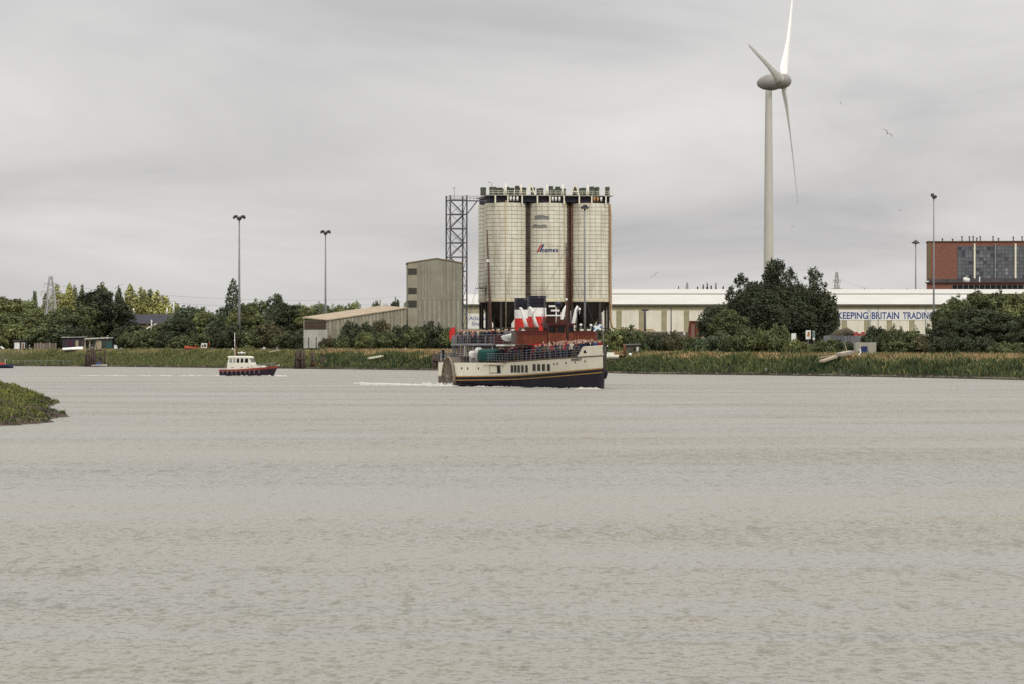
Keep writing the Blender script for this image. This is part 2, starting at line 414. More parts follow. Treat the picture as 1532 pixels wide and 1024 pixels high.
def leaf_mesh(name, clumps, per, size, seed, flat=.75):
    """clumps: list of (cx,cy,cz,r,rz); leaf cards scattered through the outer shell of each clump"""
    rs = np.random.RandomState(seed); P = []; T = []; NR = []
    for cx, cy, cz, r, rz in clumps:
        k = int(per*(r*r)*1.0)+6
        d = rs.randn(k, 3); d /= np.linalg.norm(d, axis=1)[:, None]
        rad = 1-rs.rand(k)**1.6*.55
        p = d*rad[:, None]*np.array([r, r, rz]) + rs.randn(k, 3)*.06*r
        P.append(p+np.array([cx, cy, cz])); T.append(np.full(k, .62+.76*rs.rand())*(.7+.6*rs.rand(k)))
        NR.append(d*flat+rs.randn(k, 3)*.55)
    P = np.concatenate(P); T = np.concatenate(T); NR = np.concatenate(NR); NR /= np.linalg.norm(NR, axis=1)[:, None]
    n = len(P); u = np.cross(NR, rs.randn(n, 3)); u /= np.linalg.norm(u, axis=1)[:, None]; v = np.cross(NR, u)
    s = size*(.6+.8*rs.rand(n))[:, None]
    V = np.empty((n, 4, 3)); V[:, 0] = P-u*s*.5; V[:, 1] = P+v*s*.38; V[:, 2] = P+u*s*.6; V[:, 3] = P-v*s*.38
    me = bpy.data.meshes.new(name)
    me.from_pydata(V.reshape(-1, 3).tolist(), [], (np.arange(n*4).reshape(n, 4)).tolist())
    ca = me.color_attributes.new('tint', 'FLOAT_COLOR', 'POINT')
    c4 = np.ones((n, 4, 4)); c4[:, :, :3] = T[:, None, None]; ca.data.foreach_set('color', c4.reshape(-1))
    me.materials.append(LM['dark']); me.update(); return me
bark = mat('bark', (.075, .06, .045), .9, .3, 2)
def trunk_mesh(h, r, limbs, seed, lean=.02):
    rs = random.Random(seed); m = MB()
    m.tube([(0, 0, -.3), (lean*h*.3, 0, h*.3), (lean*h*.6, .1, h*.65), (lean*h, 0, h)], [r, r*.8, r*.5, r*.12], 7)
    for i in range(limbs):
        z = h*rs.uniform(.25, .8); a = rs.uniform(0, 6.28); ll = h*rs.uniform(.12, .24)
        m.tube([(0, 0, z), (math.cos(a)*ll*.5, math.sin(a)*ll*.5, z+ll*.35), (math.cos(a)*ll, math.sin(a)*ll, z+ll*.8)], [r*.4, r*.25, r*.06], 5)
    me = m.mesh('trunk', bark); return me
def clumps_round(seed, hw, z0, z1, n, rr, tall=1):
    """uneven broad crown: lobes on and inside an ellipsoid, size falling towards the rim"""
    rs = random.Random(seed); out = []; cz = (z0+z1)/2; hz = (z1-z0)/2
    for i in range(n):
        while True:
            x, y, z = rs.uniform(-1, 1), rs.uniform(-1, 1), rs.uniform(-1, 1)
            q = math.sqrt(x*x+y*y+z*z)
            if .35 < q < 1: break
        r = rr*rs.uniform(.42, 1.3)*(1.15-.45*q)
        sx = 1-.25*max(0, z)
        out.append((x*(hw-r*.6)*sx, y*(hw-r*.6)*sx, cz+z*(hz-r*.55), r, r*rs.uniform(.7, .95)*tall))
    for i in range(int(n*.8)):              # twiggy shoots breaking the outline
        a = rs.uniform(0, 6.28); z = rs.uniform(-.75, 1); q = math.sqrt(max(0, 1-z*z))*rs.uniform(.88, 1.08); sx = 1-.25*max(0, z)
        r = rr*rs.uniform(.16, .34); out.append((math.cos(a)*q*hw*sx*.95, math.sin(a)*q*hw*sx*.95, cz+z*hz*rs.uniform(.9, 1.06), r, r*rs.uniform(.8, 1.9)))
    return out
def clumps_poplar(seed, hw, z0, z1, n):
    rs = random.Random(seed); out = []
    for i in range(n):
        t = (i+rs.random())/n; z = z0+(z1-z0)*t
        wv = hw*min(1, .45+2.2*t)*(1-.75*max(0, (t-.55)/.45)**2)*(.75+.4*rs.random()); a = rs.uniform(0, 6.28)
        r = max(.35, wv*.65); out.append((math.cos(a)*wv*.45, math.sin(a)*wv*.45, z, r, r*1.7))
    return out
def clumps_conifer(seed, hw, z0, z1, n):
    rs = random.Random(seed); out = []
    for i in range(n):
        t = (i+rs.random()*.8)/n; z = z0+(z1-z0)*t; wv = hw*(1-t)**(.8 if n < 60 else .55)+.12; a = i*2.4
        out.append((math.cos(a)*wv*.7, math.sin(a)*wv*.7, z, max(.3, wv*.42), max(.22, wv*.25)))
    return out
PROTO = {}   # kind -> list of (crown mesh, trunk mesh, unit half width, unit height)
def proto(kind, crowns, trunk, hw, h):
    co = np.empty(len(crowns.vertices)*3); crowns.vertices.foreach_get('co', co); co = co.reshape(-1, 3)
    PROTO.setdefault(kind, []).append((crowns, trunk, float(np.percentile(np.abs(co[:, 0]), 98.5)), float(np.percentile(co[:, 2], 99.7))))
for s_ in range(4):
    proto('round', leaf_mesh('crown', clumps_round(10+s_, 5, 1.6, 12, 58, 1.75), 150, .36, s_), trunk_mesh(10, .35, 9, s_), 5, 12)
for s_ in range(3):
    proto('upright', leaf_mesh('crown', clumps_round(110+s_, 4.2, 1.2, 15, 60, 1.6, 1.8), 140, .34, 120+s_), trunk_mesh(11, .4, 10, 130+s_), 4.2, 15)
for s_ in range(3):
    proto('poplar', leaf_mesh('crown', clumps_poplar(30+s_, 1.7, 1.2, 14, 30), 150, .38, 40+s_), trunk_mesh(13, .25, 5, s_, 0), 1.7, 14)
for s_ in range(4):
    proto('bush', leaf_mesh('crown', clumps_round(50+s_, 3, .1, 4, 30, 1.2), 260, .27, 60+s_), trunk_mesh(2.6, .12, 6, 70+s_), 3, 4)
for s_ in range(2):
    proto('conifer', leaf_mesh('crown', clumps_conifer(80+s_, 1.6, .6, 7, 40), 420, .22, 90+s_, .2), trunk_mesh(6.8, .12, 0, 90+s_, 0), 1.6, 7)
proto('feather', leaf_mesh('crown', clumps_conifer(86, 2.9, .8, 12, 70), 110, .32, 96, .2), trunk_mesh(11.0, .2, 6, 96, .01), 2.9, 12)
def tree(name, kind, px, top, hwpx, d, leaf, label, cat, group, i, base=None):
    pr = PROTO[kind]; cm, tm, uw, uh = pr[i % len(pr)]
    x = xof(px, d); z0 = base if base is not None else ground_z(x, d)-.15
    h = zof(top, d)-z0; hw = hwpx*d/F
    rt = empty(name, (x, d, z0), label, cat, group, random.uniform(0, 6.28))
    rt.scale = (hw/uw, hw/uw, h/uh)
    c = obj('crown', cm, rt); c.material_slots[0].link = 'OBJECT'; c.material_slots[0].material = LM[leaf]; obj('trunk', tm, rt)
    return rt
def row(name, kind, items, group, text, cat):
    """items (px, top, half width px, distance, leaf[, kind]) ; text has {} for the ordinal"""
    items = sorted(items)
    for i, it in enumerate(items):
        tree(name, it[5] if len(it) > 5 else kind, it[0], it[1], it[2], it[3], it[4], text.format(ordinal(i)), cat, group, i*7+int(it[0]))
# -- left: far poplars, sunlight on them painted into the pale leaf colour
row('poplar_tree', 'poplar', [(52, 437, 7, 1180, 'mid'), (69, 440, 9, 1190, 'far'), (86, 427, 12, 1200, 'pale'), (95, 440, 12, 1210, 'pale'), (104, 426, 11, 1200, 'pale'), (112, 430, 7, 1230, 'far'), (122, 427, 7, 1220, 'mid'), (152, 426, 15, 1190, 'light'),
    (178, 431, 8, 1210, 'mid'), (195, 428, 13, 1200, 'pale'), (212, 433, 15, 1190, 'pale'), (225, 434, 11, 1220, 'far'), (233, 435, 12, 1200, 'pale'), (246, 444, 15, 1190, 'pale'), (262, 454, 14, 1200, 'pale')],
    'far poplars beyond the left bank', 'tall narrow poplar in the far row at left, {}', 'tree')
# -- left: woodland behind the bank
row('broadleaf_tree', 'round', [(8, 446, 40, 1090, 'light'), (38, 452, 32, 1120, 'far'), (62, 462, 30, 1060, 'light'), (18, 470, 36, 1010, 'mid'), (52, 478, 34, 990, 'light'), (92, 462, 30, 1010, 'mid'), (98, 474, 36, 975, 'mid'),
    (148, 436, 42, 965, 'dark'), (128, 455, 28, 960, 'mid'), (178, 458, 26, 968, 'dark'), (212, 488, 32, 935, 'mid'), (188, 490, 24, 930, 'dark'), (247, 484, 27, 925, 'mid'), (279, 460, 30, 930, 'grey'), (306, 468, 24, 925, 'light'), (268, 478, 28, 900, 'dark'),
    (332, 462, 26, 920, 'grey', 'upright'), (366, 457, 24, 900, 'light'), (384, 452, 29, 905, 'mid'), (411, 441, 20, 920, 'grey', 'upright'), (432, 456, 28, 890, 'dark'), (455, 461, 24, 890, 'light'), (478, 468, 24, 900, 'mid')],
    'woodland trees on the left bank', 'leafy round tree in the wood on the left bank, {}', 'tree')
row('distant_tree', 'round', [(445, 457, 26, 1180, 'far'), (478, 456, 24, 1200, 'far'), (505, 458, 22, 1200, 'light'), (528, 454, 22, 1210, 'far'), (301, 462, 22, 1190, 'far'), (322, 470, 20, 1200, 'light')],
    'far trees behind the low shed', 'pale distant tree over the wood behind the low shed, {}', 'tree')
row('distant_tree', 'round', [(565, 452, 11, 1300, 'mid'), (578, 458, 9, 1310, 'light'), (592, 450, 11, 1300, 'dark')],
    'far trees over the sloping roof', 'small dark tree showing over the sloping shed roof, {}', 'tree')
tree('young_tree', 'feather', 349, 420, 19, 912, 'grey', 'feathery open grey green tree beside the tall left light mast', 'tree', None, 0)
# -- left: bushes on the bank edge
row('bank_bush', 'bush', [(4, 490, 30, 960, 'mid'), (30, 484, 34, 955, 'light'), (64, 486, 30, 950, 'mid'), (96, 490, 30, 945, 'dark'), (118, 488, 24, 940, 'dark'), (196, 496, 22, 918, 'mid'), (222, 495, 24, 905, 'mid'), (252, 496, 20, 895, 'dark'), (276, 502, 22, 885, 'mid'),
    (300, 496, 22, 885, 'mid'), (326, 490, 22, 870, 'dark'), (352, 486, 24, 865, 'dark'), (378, 488, 24, 862, 'mid'), (404, 482, 22, 860, 'brownish'), (428, 496, 20, 845, 'mid'), (448, 494, 18, 842, 'dark')],
    'bushes along the left bank', 'bush at the foot of the left wood, {}', 'bush')
row('scrub_bush', 'bush', [(470, 500, 15, 812, 'light'), (492, 504, 14, 800, 'brownish'), (512, 502, 15, 795, 'mid'), (524, 482, 18, 800, 'dark'), (545, 484, 22, 795, 'dark'), (550, 497, 20, 780, 'light'), (570, 480, 18, 800, 'brownish'), (576, 496, 24, 775, 'mid'),
    (600, 488, 26, 780, 'dark'), (622, 490, 22, 772, 'mid'), (640, 482, 22, 778, 'dark'), (658, 487, 22, 768, 'dark'), (676, 492, 20, 765, 'mid'), (697, 496, 20, 760, 'mid'), (722, 494, 22, 758, 'mid'), (750, 495, 24, 752, 'mid'), (782, 496, 26, 745, 'dark')],
    'scrub below the sloping shed and silos', 'scrubby bush below the low shed and silos, {}', 'bush')
# -- right of the steamer
row('hedge_bush', 'bush', [(900, 494, 20, 700, 'mid'), (922, 492, 22, 690, 'light'), (944, 488, 22, 690, 'mid'), (962, 498, 20, 675, 'mid'), (985, 500, 20, 670, 'dark'), (1006, 496, 18, 668, 'brownish'), (1016, 506, 16, 655, 'brownish'), (1034, 502, 18, 655, 'mid'), (1052, 506, 16, 648, 'grey')],
    'hedge bushes by the steamer bow', 'hedge bush between the steamer bow and the big trees, {}', 'bush')
row('big_tree', 'upright', [(1072, 458, 28, 668, 'dark', 'round'), (1092, 464, 30, 650, 'mid', 'round'), (1108, 413, 27, 690, 'dark'), (1130, 424, 26, 676, 'dark'), (1158, 391, 30, 690, 'dark'), (1182, 404, 24, 700, 'dark'), (1216, 405, 31, 680, 'dark'), (1190, 446, 30, 664, 'dark'), (1150, 436, 30, 656, 'dark'), (1236, 440, 17, 690, 'dark')],
    'dense dark trees before the turbine', 'dense dark tree in the clump below the turbine, {}', 'tree')
row('rounded_bush', 'bush', [(1078, 497, 22, 640, 'grey'), (1096, 500, 18, 632, 'mid'), (1122, 493, 25, 632, 'mid'), (1150, 491, 24, 630, 'light'), (1168, 488, 22, 628, 'mid'), (1186, 508, 16, 618, 'light')],
    'rounded bushes at the foot of the dark trees', 'rounded bush at the foot of the dark clump, {}', 'bush')
row('low_bush', 'bush', [(1205, 513, 18, 606, 'light'), (1226, 510, 16, 604, 'mid'), (1246, 508, 18, 602, 'mid'), (1264, 512, 16, 600, 'dark'), (1312, 490, 24, 596, 'dark'), (1336, 489, 22, 594, 'mid'), (1362, 492, 24, 590, 'mid'), (1384, 502, 22, 580, 'brownish'), (1345, 508, 24, 580, 'mid')],
    'low bushes below the blue lettering', 'low bush below the lettered shed, {}', 'bush')
row('thicket_tree', 'round', [(1412, 462, 24, 588, 'mid'), (1432, 446, 32, 590, 'mid'), (1462, 438, 36, 595, 'mid'), (1452, 462, 40, 575, 'dark'), (1496, 440, 34, 600, 'mid'), (1524, 442, 30, 590, 'light'), (1490, 468, 36, 570, 'dark'), (1534, 474, 30, 560, 'dark'), (1420, 478, 28, 572, 'dark'), (1560, 446, 36, 590, 'mid')],
    'thicket at the right edge', 'dense tree in the thicket at right, {}', 'tree')
row('thicket_bush', 'bush', [(1408, 505, 22, 560, 'dark'), (1440, 502, 24, 555, 'dark'), (1470, 504, 24, 552, 'dark'), (1500, 512, 22, 548, 'mid'), (1528, 514, 22, 545, 'mid')],
    'bushes in front of the right thicket', 'dark low bush under the right thicket, {}', 'bush')
row('roofline_conifer', 'conifer', [(1015, 430, 4, 1120, 'dark'), (1044, 430, 5, 1110, 'dark'), (1052, 427, 4, 1110, 'dark'), (1058, 425, 5, 1112, 'dark'), (1064, 429, 5, 1110, 'dark'), (1071, 425, 3.5, 1110, 'dark'), (1082, 430, 5, 1108, 'dark')],
    'conifers over the shed roof near the silos', 'small conifer over the shed roof left of the turbine, {}', 'tree')
row('roofline_sapling', 'conifer', [(1264, 434, 2.5, 1110, 'dark'), (1278, 434, 2.2, 1110, 'dark'), (1293, 432, 3, 1110, 'dark'), (1305, 434, 2.8, 1110, 'dark'), (1319, 433, 2.2, 1110, 'dark'), (1345, 435, 2.5, 1110, 'dark'), (1357, 433, 3.2, 1110, 'dark'), (1377, 434, 2.4, 1110, 'dark'), (1384, 435, 2.4, 1110, 'dark'), (1408, 435, 2.4, 1110, 'dark')],
    'saplings over the lettered shed roof', 'tiny conifer over the lettered shed roof, {}', 'tree')
# ================================================================== text
def text_mesh(s, size, ext=.02, align='LEFT', spacing=1.0, shear=0, off=0):
    c = bpy.data.curves.new('lettering', 'FONT'); c.body = s; c.size = size; c.extrude = ext; c.align_x = align; c.space_character = spacing; c.shear = shear; c.offset = off
    o = bpy.data.objects.new('tmp', c); COL.objects.link(o)
    dg = bpy.context.evaluated_depsgraph_get(); me = bpy.data.meshes.new_from_object(o.evaluated_get(dg))
    bpy.data.objects.remove(o); bpy.data.curves.remove(c); return me
def remap(me, fn):
    for v in me.vertices: v.co = fn(v.co)
    me.update(); return me
GZ = 4.8
# ================================================================== silos
SD = 862.0; SS = F/SD; SY = R(9)
SC0 = Vector((xof(819, SD), SD, 0)); PER = 63/SS*1.005; SR = PER/2-.04
ZB, ZT = zof(447, SD), zof(305, SD)
def blk(x, y, z): return Vector((SC0.x+x*math.cos(SY)-y*math.sin(SY), SC0.y+x*math.sin(SY)+y*math.cos(SY), z))
panelm = mat('silo_panel', (.70, .67, .555), .7, .10, .5, objvar=.06, world=True, streak=((.30, .20, .105), .55, .55, .06), stretch=(1, 1, .3))
darkgap = mat('silo_backing', (.17, .13, .09), .9, .3, .4, world=True)
COLS, ROWS = 22, 24; RH = (ZT-ZB)/ROWS; PA = 2*math.pi/COLS
def panel_geo(m, a0, a1, z0, z1, r0, r1, seg=3):
    rings = []
    vs = []; fs = []
    for k in range(seg+1):
        a = a0+(a1-a0)*k/seg
        for r, z in ((r0, z0), (r1, z0), (r1, z1), (r0, z1)): vs.append((r*math.cos(a), r*math.sin(a), z))
    for k in range(seg):
        b = k*4
        for i in range(4):
            j = (i+1) % 4; fs.append((b+i, b+j, b+4+j, b+4+i))
    fs += [(0, 3, 2, 1), (seg*4, seg*4+1, seg*4+2, seg*4+3)]
    m.add(vs, fs)
m_ = MB(); panel_geo(m_, -PA/2+.0075, PA/2-.0075, .045, RH-.045, SR-.12, SR); panel_me = m_.mesh('panel', panelm)
legm = mat('silo_steel', (.055, .045, .045), .7, .3, .5, streak=((.14, .07, .04), .5, .5, .2))
def silo(ix, iy, label):
    c = blk(ix*PER, iy*PER, 0); rt = empty('cement_silo', (c.x, c.y, GZ), label, 'silo', 'cement silos in a block', SY)
    zb, zt = ZB-GZ, ZT-GZ
    m = MB(); m.lathe([(0, zb), (SR-.10, zb), (SR-.10, zt-.05), (0, zt+.9)], 44); m.build('shell', darkgap, rt)
    front = iy == 0; rest = MB()
    for c_ in range(COLS):
        a = 2*math.pi*(c_+.5)/COLS; face = (-math.sin(a)) > .05 and front     # towards the river
        for r_ in range(ROWS):
            if face:
                off = 0
                o = obj('panel', panel_me, rt, (0, 0, zb+r_*RH), (0, 0, a))
            else: panel_geo(rest, a-PA/2+.0075, a+PA/2-.0075, zb+r_*RH+.045, zb+(r_+1)*RH-.045, SR-.12, SR, 2)
    o = rest.build('panel_cladding', panelm, rt, fix=False); o['kind'] = 'stuff'
    m = MB(); m.lathe([(SR+.05, zb-.9), (SR+.05, zb-.02), (SR-.15, zb-.02), (SR-.15, zb-.9), (SR+.05, zb-.9)], 44); m.build('skirt', mat('silo_skirt', (.52, .47, .34), .8, .15, .5, world=True, streak=((.25, .15, .08), .5, .6, .2)), rt)
    m = MB(); m.lathe([(SR-.2, zb-.85), (SR-.5, zb-1.4), (1.0, zb-7.2), (.6, zb-7.6), (0, zb-7.6)], 28); m.build('hopper', legm, rt)
    for k in range(8):
        a = math.pi*2*(k+.5)/8; x, y = math.cos(a)*(SR-.35), math.sin(a)*(SR-.35)
        m = MB(); m.box((x, y, (zb-.95)/2), (.55, .55, zb-.95)); m.build('leg', legm, rt)
    m = MB()
    for k in range(8):
        a, b = math.pi*2*(k+.5)/8, math.pi*2*(k+1.5)/8; p = Vector((math.cos(a)*(SR-.35), math.sin(a)*(SR-.35), 0)); q = Vector((math.cos(b)*(SR-.35), math.sin(b)*(SR-.35), 0))
        m.beam(p+Vector((0, 0, 5.2)), q+Vector((0, 0, 5.2)), .25)
        m.beam(p+Vector((0, 0, .4)), q+Vector((0, 0, 5)), .16)
    m.build('bracing', legm, rt)
    return rt
s1 = silo(-1, 0, 'left one of the three cream panelled silos facing the river')
s2 = silo(0, 0, 'middle cream panelled silo bearing the red and blue logo')
s3 = silo(1, 0, 'right one of the three cream panelled silos facing the river')
sb = silo(-1, 1, 'cream silo of the rear row showing its left edge')
silo(0, 1, 'cream silo of the rear row behind the gap right of the logo silo')
silo(1, 1, 'cream silo of the rear row behind the right silo')
# logo and grey overpaint on the middle silo
def on_silo(px, py, out=.02):              # local point on silo s2's river face seen at photo position
    ax = (px-819)/SS/SR; a = -math.pi/2 + math.asin(max(-.98, min(.98, ax))) - SY*0
    a -= SY
    return Vector(((SR+out)*math.cos(a), (SR+out)*math.sin(a), zof(py, SD)-GZ))
def patch(name, x0, x1, y0, y1, m, parent, slant=0, out=.02, n=8, ragged=0):
    mb = MB(); vs = []
    for i in range(n+1):
        t = i/n; x = x0+(x1-x0)*t; j = ragged*random.uniform(-1, 1)
        vs += [on_silo(x, y1+j*.4, out), on_silo(x+slant, y0+j, out)]
    mb.add(vs, [(2*i, 2*i+2, 2*i+3, 2*i+1) for i in range(n)]); return mb.build(name, m, parent)
overp = mat('grey_overpaint', (.22, .215, .20), .8, .25, 1)
patch('overpaint', 799.5, 821, 324, 330, overp, s2, ragged=.7); patch('overpaint', 796, 818, 337.5, 342.5, overp, s2, ragged=.7)
lred = mat('logo_red', (.45, .05, .05), .6); lblue = mat('logo_blue', (.03, .04, .16), .6)
patch('logo_stripe', 802.6, 805.4, 367, 378.4, lred, s2, slant=6.0, out=.04); patch('logo_stripe', 806.4, 808.8, 367, 378.4, lblue, s2, slant=5.4, out=.04)
tm = text_mesh('cemex', 7.6, 0, 'LEFT', 1.05, off=.14)
wx = max(v.co.x for v in tm.vertices)
remap(tm, lambda c: on_silo(810.5+c.x/wx*25, 378.4-c.y*1.3, .05)); tm.materials.clear(); tm.materials.append(lblue)
obj('lettering', tm, s2)
# valleys: dark strip in the left gap, duct and pipes in the right
valleydark = mat('valley_dark', (.06, .045, .035), .95, .5, .6, world=True, stretch=(1, 1, .15))
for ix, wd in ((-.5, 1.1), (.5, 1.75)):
    rt = empty('valley_casing', blk(ix*PER, -SR*.42, GZ), 'dark steel strip closing the gap between left and middle silo' if ix < 0 else 'wide dark steel duct in the gap between middle and right silo', 'duct', None, SY)
    m = MB(); m.b2((-wd/2, -.3, 3), (wd/2, .5, ZT-GZ-.2)); m.build('casing', valleydark, rt)
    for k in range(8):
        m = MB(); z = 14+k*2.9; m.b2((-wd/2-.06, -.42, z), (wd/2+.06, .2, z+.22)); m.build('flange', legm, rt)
    if ix > 0:
        m = MB(); m.tube([(-.45, -.6, 4), (-.45, -.6, ZT-GZ)], .14, 8); m.build('riser_pipe', mat('riser_brown', (.11, .055, .035), .8, .3, 1), rt)
        m = MB(); m.tube([(.3, -.7, 4), (.3, -.7, ZT-GZ+1.2)], .16, 8); m.build('riser_pipe', rust, rt)
pipec = mat('cream_pipe', (.58, .48, .33), .6, .15, 1, streak=((.3, .14, .06), .6, 1.5, .2))
def pipe(name, pts, r, label, m=None):
    mb = MB(); mb.tube([blk(*p) for p in pts], r, 8)
    return tag(mb.build(name, m or pipec), label, 'pipe')
X0 = PER*1.5
pipe('filling_pipe', [(X0-3.5, -1.8, ZT+1.2), (X0-1.6, -2.1, ZT+1.1), (X0-.3, -2.3, ZT-.2), (X0-.1, -2.5, ZT-3), (X0-.1, -2.6, 12), (X0+.3, -2.6, 10), (X0+2.0, -2.6, 9.3), (X0+11.5, -3.4, 9.2), (X0+13, -4, 8.2), (X0+14.5, -4, 5.4)], .20, 'outermost cream filling pipe bending from right silo over the pipe bridge')
pipe('filling_pipe', [(X0-3.5, -2.5, ZT+.8), (X0-1.9, -2.7, ZT+.6), (X0-.75, -2.9, ZT-.5), (X0-.6, -3.0, ZT-3), (X0-.6, -3.1, 13), (X0-.2, -3.1, 10.2), (X0+1.6, -3.1, 9.7), (X0+10.5, -3.9, 9.6), (X0+12, -4.4, 8.6), (X0+13.2, -4.5, 5.2)], .17, 'rust streaked inner filling pipe down the right silo edge', mat('rust_pipe', (.33, .19, .10), .7, .3, 1))
for ix, n in ((-1, 'left'), (0, 'middle')):
    pipe('down_pipe', [(ix*PER+(-.8 if ix < 0 else SR*.72), -SR*1.01-.1 if ix < 0 else -SR*.76, ZT+.5), (ix*PER+(-.8 if ix < 0 else SR*.76), -SR-.12 if ix < 0 else -SR*.76, 5)], .11, 'thin %s down the face of the %s silo' % ('rust marked pipe' if ix < 0 else 'pale pipe', n))
# pipe bridge
rt = empty('pipe_bridge', blk(X0+6, -3.6, GZ), 'low steel pipe bridge with brown girder right of the silos', 'bridge', None, SY)
m = MB(); m.b2((-5.8, -.5, 3.2), (5.4, .5, 3.75)); m.build('girder', rust, rt)
for x in (-5.2, 4.9):
    m = MB(); m.b2((x-.3, -.3, 0), (x+.3, .3, 3.2)); m.build('support', legm, rt)
m = MB(); m.box((5.2, -.9, 2.2), (1.4, .8, 2.6)); m.build('valve_box', mat('yellow_box', (.42, .28, .09), .7), rt)
# gallery on top
rt = empty('silo_gallery', blk(0, PER/2, ZT), 'dark filter plant and walkway crowded on top of the silos', 'roof plant', None, SY)
topdark = mat('gallery_dark', (.035, .033, .05), .8, .3, .6); fgreen = mat('filter_green', (.075, .085, .065), .8, .35, .9)
m = MB(); m.b2((-1.5*PER+.8, -PER/2-SR*.72, .25), (1.5*PER-.8, PER/2+SR*.72, 1.75)); m.build('gallery_wall', topdark, rt)
m = MB(); m.b2((-1.5*PER+.1, -PER/2-SR*.92, 1.78), (1.5*PER-.1, PER/2+SR*.92, 2.0)); m.build('deck', concrete, rt)
yf = -PER/2-SR*.95
for ix in (-1, 0, 1):
    for dx in (-3.45, -.2, 3.5):
        m = MB(); m.b2((ix*PER+dx-.16, yf+.05, .05 if abs(dx) < 1 else -.2), (ix*PER+dx+.16, yf+.35, 1.77)); m.build('post', cream, rt)
    for j, dx in enumerate((.55, 1.4, 2.3)):
        m = MB(); m.tube([(ix*PER+dx, yf+.5, .45), (ix*PER+dx, yf+.5, 1.55)], .28, 10); m.build('drum', white if ix < 1 or j == 2 else mat('orange_drum', (.48, .26, .12), .7), rt)
rs = random.Random(5); x = -1.5*PER+.7
for px, w_, top in ((722, 7, 283), (737, 9, 282), (747, 9, 283), (752, 4, 285), (759, 5, 282), (766, 7, 283), (770.5, 5, 281), (781, 9, 283), (798.5, 5, 282), (806, 5, 284), (811, 5, 283), (822, 5, 281), (827, 4, 285), (833, 6, 281.5), (842, 8, 284), (861, 6, 281.5), (867, 4, 284), (872, 6, 283), (885, 6, 281), (890, 4, 283), (895.5, 5, 281), (908, 5, 281.5)):
    xx = (px-819)/SS; ww = w_/SS; h = (295-top)/SS; yy = rs.uniform(-PER/2-2.8, -PER/2+2)
    fm = MB(); fm.b2((xx-ww/2, yy-.8, 2.02), (xx+ww/2, yy+.8, 2.0+h)); 
    fm.b2((xx-ww/2-.07, yy-.87, 2.0+h*.78), (xx+ww/2+.07, yy+.87, 2.0+h*.88)); fm.b2((xx-ww/2-.05, yy-.85, 2.3), (xx+ww/2+.05, yy+.85, 2.45)); fm.build('filter_unit', fgreen, rt)
for px in (790, 857):
    for s_ in (-1, 1):
        m = MB(); xx = (px-819)/SS; m.beam((xx+s_*1.15, yf+1.2, 1.9), (xx+s_*.1, yf+1.2, 5.0), .26); m.build('frame_leg', cream, rt)
    m = MB(); m.beam((xx-.7, yf+1.2, 3), (xx+.7, yf+1.2, 3), .18); m.build('frame_tie', cream, rt)
for px, top in ((752, 277), (775, 278), (814, 278), (838, 278), (876, 278)):
    m = MB(); xx = (px-819)/SS; m.tube([(xx, yf+.8, 1.9), (xx, yf+.8, 2+(295-top)/SS)], [.42, .05], 8); m.build('vent_cone', cream, rt)
m = MB()
for z in (2.55, 3.05): m.b2((-1.5*PER, yf, z-.035), (1.5*PER, yf+.06, z+.035))
for k in range(25): m.b2((-1.5*PER+k*PER/8-.03, yf, 1.98), (-1.5*PER+k*PER/8+.03, yf+.06, 3.1))
m.build('handrail', cream, rt)
m = MB(); xx = (731-819)/SS; m.tube([(xx, yf+1, 2), (xx, yf+1, 5), (xx-.5, yf+1, 5.3), (xx-1, yf+1, 5.1)], .06, 6); m.build('goose_neck', galv, rt)
# side platform on the left silo
rt = empty('side_platform', blk(-1.5*PER-.2, PER*.2, zof(432, SD)), 'small steel platform with rails on the left silo flank', 'platform', None, SY)
m = MB(); m.b2((-1.4, -4, 0), (1.6, 3, .14)); m.build('floor', dgrey, rt)
m = MB(); m.b2((-1.4, -4, 1.0), (1.6, -3.93, 1.07)); m.b2((-1.4, -4, .5), (1.6, -3.93, .56)); [m.b2((x, -4, 0), (x+.07, -3.93, 1.05)) for x in (-1.4, 0, 1.5)]; m.build('handrail', dgrey, rt)
m = MB(); m.beam((-1.2, -3.9, 0), (1.6, -3.6, -2.2), .12); m.build('bracket', dgrey, rt)

# ================================================================== lattice stair tower
TD = 850.0; TS = F/TD
rt = empty('lattice_tower', (xof(683, TD), TD, GZ), 'tall open steel lattice tower left of the silos', 'tower', None, R(14))
tw, td = 4.3/2, 4.6/2; th = zof(293, TD)-GZ
corners = [(-tw, -td), (tw, -td), (tw, td), (-tw, td)]
for x, y in corners:
    m = MB(); m.b2((x-.17, y-.17, 0), (x+.17, y+.17, th)); m.build('leg', steelblue, rt)
nl = 9; zt_ = zof(300, TD)-GZ
for k in range(nl+1):
    z = zt_-k*(21.3/TS)
    if z < .5: break
    m = MB()
    for i in range(4):
        a, b = corners[i], corners[(i+1) % 4]; m.beam((*a, z), (*b, z), .3 if i == 0 else .2)
    m.build('ring_beam', steelblue if k < 6 else galv, rt)
    z2 = z-21.3/TS
    if z2 > 0:
        m = MB()
        for i in range(4):
            a, b = corners[i], corners[(i+1) % 4]
            p, q = ((*a, z), (*b, z2)) if (k+i) % 2 else ((*b, z), (*a, z2))
            m.beam(p, q, .11)
        m.build('brace', steelblue, rt)
        m = MB(); f_ = -1 if k % 2 else 1     # a flight of stairs
        m.beam((f_*tw*.8, -.5, z2+.2), (-f_*tw*.8, -.5, z-.1), .10, .3); m.build('stair_flight', dgrey, rt)
m = MB()
for z in (zt_+.6, zt_+1.1):
    for i in range(4): m.beam((*corners[i], z), (*corners[(i+1) % 4], z), .06)
m.build('handrail', galv, rt)
